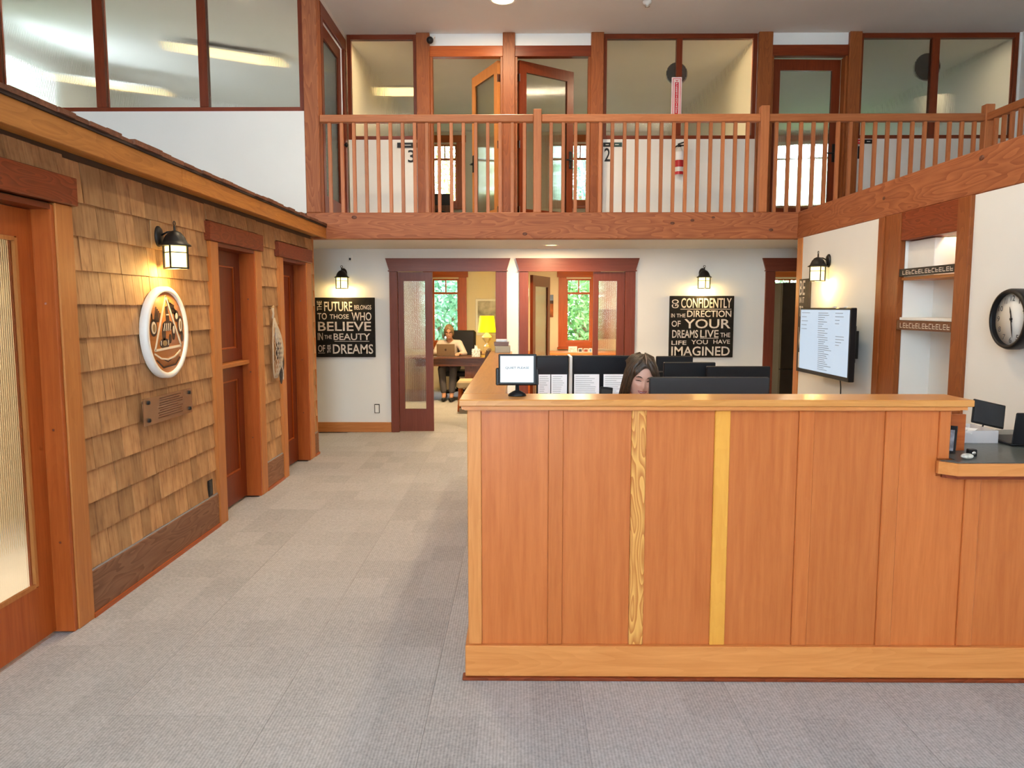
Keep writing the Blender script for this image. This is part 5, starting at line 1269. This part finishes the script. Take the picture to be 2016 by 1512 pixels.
def hand_caps(m, w, d, side, curl=.5, up=Vector((0, 0, 1))):
    # w wrist, d pointing direction of the hand, five separate bent fingers
    d = d.normalized(); s = d.cross(up).normalized(); up = s.cross(d).normalized()
    m.cap(w, w + d*.085, .024, .028, 10)
    m.cap(w + d*.02 + s*.018, w + d*.085 + s*.026, .018, .017, 10); m.cap(w + d*.02 - s*.018, w + d*.085 - s*.026, .018, .017, 10)
    for k, (o, L) in enumerate(((-.033, .062), (-.011, .074), (.011, .078), (.033, .070))):
        b = w + d*.088 + s*o*side; q = b + d*L*.5 - up*.006; m.cap(b, q, .0092, .0088, 8); e = q + (d*(1-curl*.5) - up*curl).normalized()*L*.5; m.cap(q, e, .0088, .0075, 8)
    b = w + d*.03 + s*.026*side; q = b + (d*.6 + s*side*.8).normalized()*.045; m.cap(b, q, .012, .0105, 8); m.cap(q, q + (d*.9 + s*side*.3 - up*.3).normalized()*.035, .0105, .008, 8)
def remesh(o, vox, it=4):
    md = o.modifiers.new('remesh', 'REMESH'); md.mode = 'VOXEL'; md.voxel_size = vox; md.use_smooth_shade = True
    sm_ = o.modifiers.new('smooth', 'SMOOTH'); sm_.iterations = it; sm_.factor = .5
def person(loc, label, J, headrot, skin, cloth, trouser, shoe, vox, hairfn, glasses=False, smile=True, browcol=(.05, .025, .015)):
    # J: joints in world metres relative to loc; sitting pose facing -Y
    r = empty('person', loc, label=label, cat='person'); O = Vector(loc)
    g = {k: O + Vector(v) for k, v in J.items()}
    HM = Matrix.Translation(g['head']) @ Euler(headrot).to_matrix().to_4x4()
    b = head_mesh().xform(HM)
    b.cap(g['neck'], g['head'] + Vector((0, .02, -.06)), .054, .050)
    b.cap(g['chest'] + Vector((0, 0, .10)), g['neck'] - Vector((0, 0, .02)), .085, .058)
    b.cap(g['pelvis'], g['chest'], .12, .115)
    for s in ('L', 'R'):
        sg = 1 if s == 'R' else -1
        b.cap(g['chest'] + Vector((0, 0, .06)), g['sh'+s], .085, .050); b.cap(g['sh'+s], g['el'+s], .046, .037); b.cap(g['el'+s], g['wr'+s], .036, .024)
        hand_caps(b, g['wr'+s], g['hd'+s] - g['wr'+s], -sg)
        b.cap(g['hip'+s], g['kn'+s], .082, .058); b.cap(g['kn'+s], g['an'+s], .055, .036)
        b.cap(g['an'+s], g['an'+s] + Vector((0, -.13, -.045)), .036, .026); b.cap(g['an'+s], g['an'+s] + Vector((0, .02, -.045)), .036, .03)
        b.cap(g['pelvis'], g['hip'+s], .11, .09)
    body = mk('body', b, skin, r); remesh(body, vox)
    t = MB()
    t.cap(g['pelvis'] + Vector((0, 0, .02)), g['chest'], .138, .132); t.cap(g['chest'], g['chest'] + Vector((0, .005, .13)), .132, .075)
    for s in ('L', 'R'):
        t.cap(g['chest'] + Vector((0, 0, .07)), g['sh'+s], .098, .064); t.cap(g['sh'+s], g['el'+s], .061, .050); t.cap(g['el'+s], g['el'+s].lerp(g['wr'+s], .86), .049, .036)
    top = mk('sweater', t, cloth, r); remesh(top, vox*1.5, 6)
    t = MB()
    for s in ('L', 'R'):
        t.cap(g['pelvis'], g['hip'+s], .128, .11); t.cap(g['hip'+s], g['kn'+s], .096, .071); t.cap(g['kn'+s], g['kn'+s].lerp(g['an'+s], .82), .069, .056)
    tr_ = mk('trousers', t, trouser, r); remesh(tr_, vox*1.8, 5)
    for s in ('L', 'R'):
        t = MB(); a = g['an'+s]; t.cap(a + Vector((0, .03, -.045)), a + Vector((0, -.15, -.052)), .043, .032); sh_ = mk('shoe', t, shoe, r)
    LIP = plain('lips', (.48, .10, .10), .4); BR = plain('brow_%d' % int(browcol[0]*1000), browcol, .8); EW = plain('eye_white', (.75, .72, .70), .3)
    def fm(name, m, mat): return mk(name, m.xform(HM), mat, r)
    for s in (-1, 1):
        fm('eyebrow', fstrip([(s*.014, .018), (s*.024, .0225), (s*.036, .0225), (s*.048, .017)], .0068, .002), BR)
        fm('eye', MB().ell((s*.031, face_y(s*.031, 0)+.0055, -.001), .0135, .008, .0072, 16, 10), EW)
        fm('iris', MB().ell((s*.031, face_y(s*.031, 0)-.0005, -.0035), .0050, .0032, .0045, 12, 8), plain('iris', (.03, .016, .01), .2))
        fm('eyelid', MB().ell((s*.031, face_y(s*.031, 0)+.0042, .0022), .0148, .0088, .0062, 16, 10), skin)
        fm('eyelash', fstrip([(s*.016, -.003), (s*.024, -.0015), (s*.034, -.0015), (s*.047, -.003)], .0058, .006), BR)
    if smile:
        fm('upper_lip', fstrip([(-.027, -.0615), (-.014, -.0635), (0, -.0645), (.014, -.0635), (.027, -.0615)], .0068, .002), LIP)
        fm('teeth', fstrip([(-.020, -.0665), (-.008, -.0690), (.008, -.0690), (.020, -.0665)], .0058, .0022), EW)
        fm('lower_lip', fstrip([(-.025, -.0655), (-.012, -.0735), (0, -.0755), (.012, -.0735), (.025, -.0655)], .0082, .0024), LIP)
    else:
        fm('lips', fstrip([(-.022, -.066), (0, -.0675), (.022, -.066)], .012, .001), LIP)
    if glasses:
        gm = MB()
        for s in (-1, 1):
            gm.tube([(s*.033 + .021*math.cos(a), -.102, -.002 + .016*math.sin(a)) for a in [2*PI*k/16 for k in range(16)]], .0024, 6, True)
            gm.tube([(s*.054, -.102, .003), (s*.077, -.04, .004), (s*.080, .02, .0)], .002, 6)
        gm.tube([(-.012, -.103, .002), (0, -.106, .004), (.012, -.103, .002)], .002, 6)
        fm('glasses', gm, BLACK)
    hairfn(r, HM); return r
def hair_mat(name, a, b):
    m, nt, bs = nodes_of(name); L = nt.links.new
    tc = N(nt, 'ShaderNodeTexCoord'); mp = N(nt, 'ShaderNodeMapping'); mp.inputs['Scale'].default_value = (1, 1, .12); L(tc.outputs['Object'], mp.inputs[0])
    nz = N(nt, 'ShaderNodeTexNoise'); nz.inputs['Scale'].default_value = 160; nz.inputs['Detail'].default_value = 3; L(mp.outputs[0], nz.inputs['Vector'])
    r = N(nt, 'ShaderNodeValToRGB'); r.color_ramp.elements[0].position = .35; r.color_ramp.elements[1].position = .68; r.color_ramp.elements[0].color = a + (1,); r.color_ramp.elements[1].color = b + (1,)
    L(nz.outputs['Fac'], r.inputs[0]); L(r.outputs[0], bs.inputs['Base Color']); bs.inputs['Roughness'].default_value = .45
    bp = N(nt, 'ShaderNodeBump'); bp.inputs['Strength'].default_value = .6; bp.inputs['Distance'].default_value = .003; L(nz.outputs['Fac'], bp.inputs['Height']); L(bp.outputs[0], bs.inputs['Normal'])
    return m
def cap_hair(part, gap, thick, zfront, zback, wav=.0):
    # shell round the skull; open in front of the face below the hairline that runs down from the parting
    m = MB(); seg, rings = 72, 22; vs = []; fs = []
    def lowz(th):
        c = math.cos(th); a = abs(math.atan2(math.sin(th), math.cos(th)))
        t = min(1, a/gap); t = t*t*(3-2*t)
        return zfront + (zback-zfront)*t
    for i in range(rings+1):
        for k in range(seg):
            th = 2*PI*k/seg; zl = lowz(th); u0 = (zl+.112)/.232; u = u0 + (1-u0)*(i/rings)
            p = head_pt(min(u, .999), th); d = Vector((p.x, p.y, max(0, p.z)*.9)).normalized()
            vs.append(p + d*(thick*(.55+.45*min(1, i/5)) + .004*math.sin(th*9+i*.3)*wav))
    for i in range(rings):
        for k in range(seg): k2 = (k+1) % seg; fs.append((i*seg+k, i*seg+k2, (i+1)*seg+k2, (i+1)*seg+k))
    fs.append(tuple(rings*seg+k for k in range(seg)))
    return m.add(vs, fs, True)
def lock(m, pts, r0, r1, flat=.5):
    n = len(pts); m.tube(pts, [r0 + (r1-r0)*(i/(n-1))**1.3 for i in range(n)], 10)
HB = hair_mat('brown_hair', (.018, .010, .006), (.085, .047, .026)); HBL = hair_mat('blond_hair', (.13, .075, .035), (.34, .22, .11))
def hair_long(r, HM):
    h = mk('hair', cap_hair(0, 1.35, .014, .070, -.03, 1.0).xform(HM), HB, r)
    m = MB()
    for s in (-1, 1):
        for k in range(7):   # curtains falling from the parting past the cheeks
            a = .86 + .28*k; dx = math.sin(a)*.086; dy = -math.cos(a)*.092
            pts = [(s*.012, -.035 + .018*k, .118), (s*(.036 + .004*k), dy*.75 - .005, .104), (s*(.062+.003*k), dy*.95, .070), (s*(dx+.006), dy, .02), (s*(dx+.012), dy+.006, -.05), (s*(dx+.016), dy+.015, -.13), (s*(dx+.010), dy+.02, -.22)]
            if s > 0 and k < 2: pts = [(p[0]+.008*i/6, p[1]+.028*i/6, p[2]) for i, p in enumerate(pts)]
            lock(m, pts, .014, .010)
    mk('hair_lengths', m.xform(HM), HB, r)
    mk('hair_parting', MB().tube([(0.0, -.078, .098), (0.0, -.052, .1235), (0, -.01, .138)], .0028, 6).xform(HM), plain('scalp', (.30, .19, .14), .7), r)
def hair_back(r, HM):
    mk('hair', cap_hair(0, 1.5, .010, .064, -.07, .6).xform(HM), HBL, r)
    mk('hair_knot', MB().ell((0, .075, .085), .04, .035, .035).xform(HM), HBL, r)
    m = MB()
    for s in (-1, 1): lock(m, [(s*.05, -.05, .075), (s*.076, -.03, .03), (s*.080, -.01, -.04), (s*.075, .01, -.09)], .012, .008)
    mk('hair_lengths', m.xform(HM), HBL, r)
KNIT_DK = plain('dark_top', (.05, .05, .06), .85, bump=.2); KNIT = plain('cream_knit', (.66, .58, .52), .9, bump=.3); TRS = plain('grey_trousers', (.085, .075, .08), .85); SHO = plain('black_shoe', (.012, .012, .014), .4)
person((.735, 4.50, 0), 'smiling woman with long brown hair looking down behind the reception counter', dict(
  head=(-.020, -.055, 1.178), neck=(0, .05, 1.04), chest=(0, .06, .88), pelvis=(0, .12, .60), shL=(-.17, .05, .96), shR=(.17, .05, .96), elL=(-.22, -.10, .76), elR=(.22, -.10, .76),
  wrL=(-.13, -.32, .785), wrR=(.13, -.32, .785), hdL=(-.10, -.42, .785), hdR=(.10, -.42, .785), hipL=(-.10, .05, .60), hipR=(.10, .05, .60), knL=(-.11, -.36, .56), knR=(.11, -.36, .56), anL=(-.11, -.30, .085), anR=(.11, -.30, .085)),
  (.20, .10, .06), SKIN, KNIT_DK, TRS, SHO, .0045, hair_long)
person((-1.225, 13.42, 0), 'woman with glasses and cream sweater working on a laptop in the back office', dict(
  head=(0, -.10, 1.165), neck=(0, .0, 1.035), chest=(0, .04, .86), pelvis=(0, .12, .57), shL=(-.165, .03, .955), shR=(.165, .03, .955), elL=(-.25, -.10, .78), elR=(.27, -.10, .78),
  wrL=(-.14, -.30, .792), wrR=(.20, -.30, .792), hdL=(-.10, -.40, .792), hdR=(.17, -.40, .792), hipL=(-.09, .02, .55), hipR=(.09, .02, .55), knL=(-.10, -.42, .535), knR=(.10, -.42, .535), anL=(-.06, -.46, .085), anR=(.07, -.47, .085)),
  (.22, 0, .0), SKIN2, KNIT, TRS, SHO, .006, hair_back, glasses=True, smile=False, browcol=(.16, .09, .05))
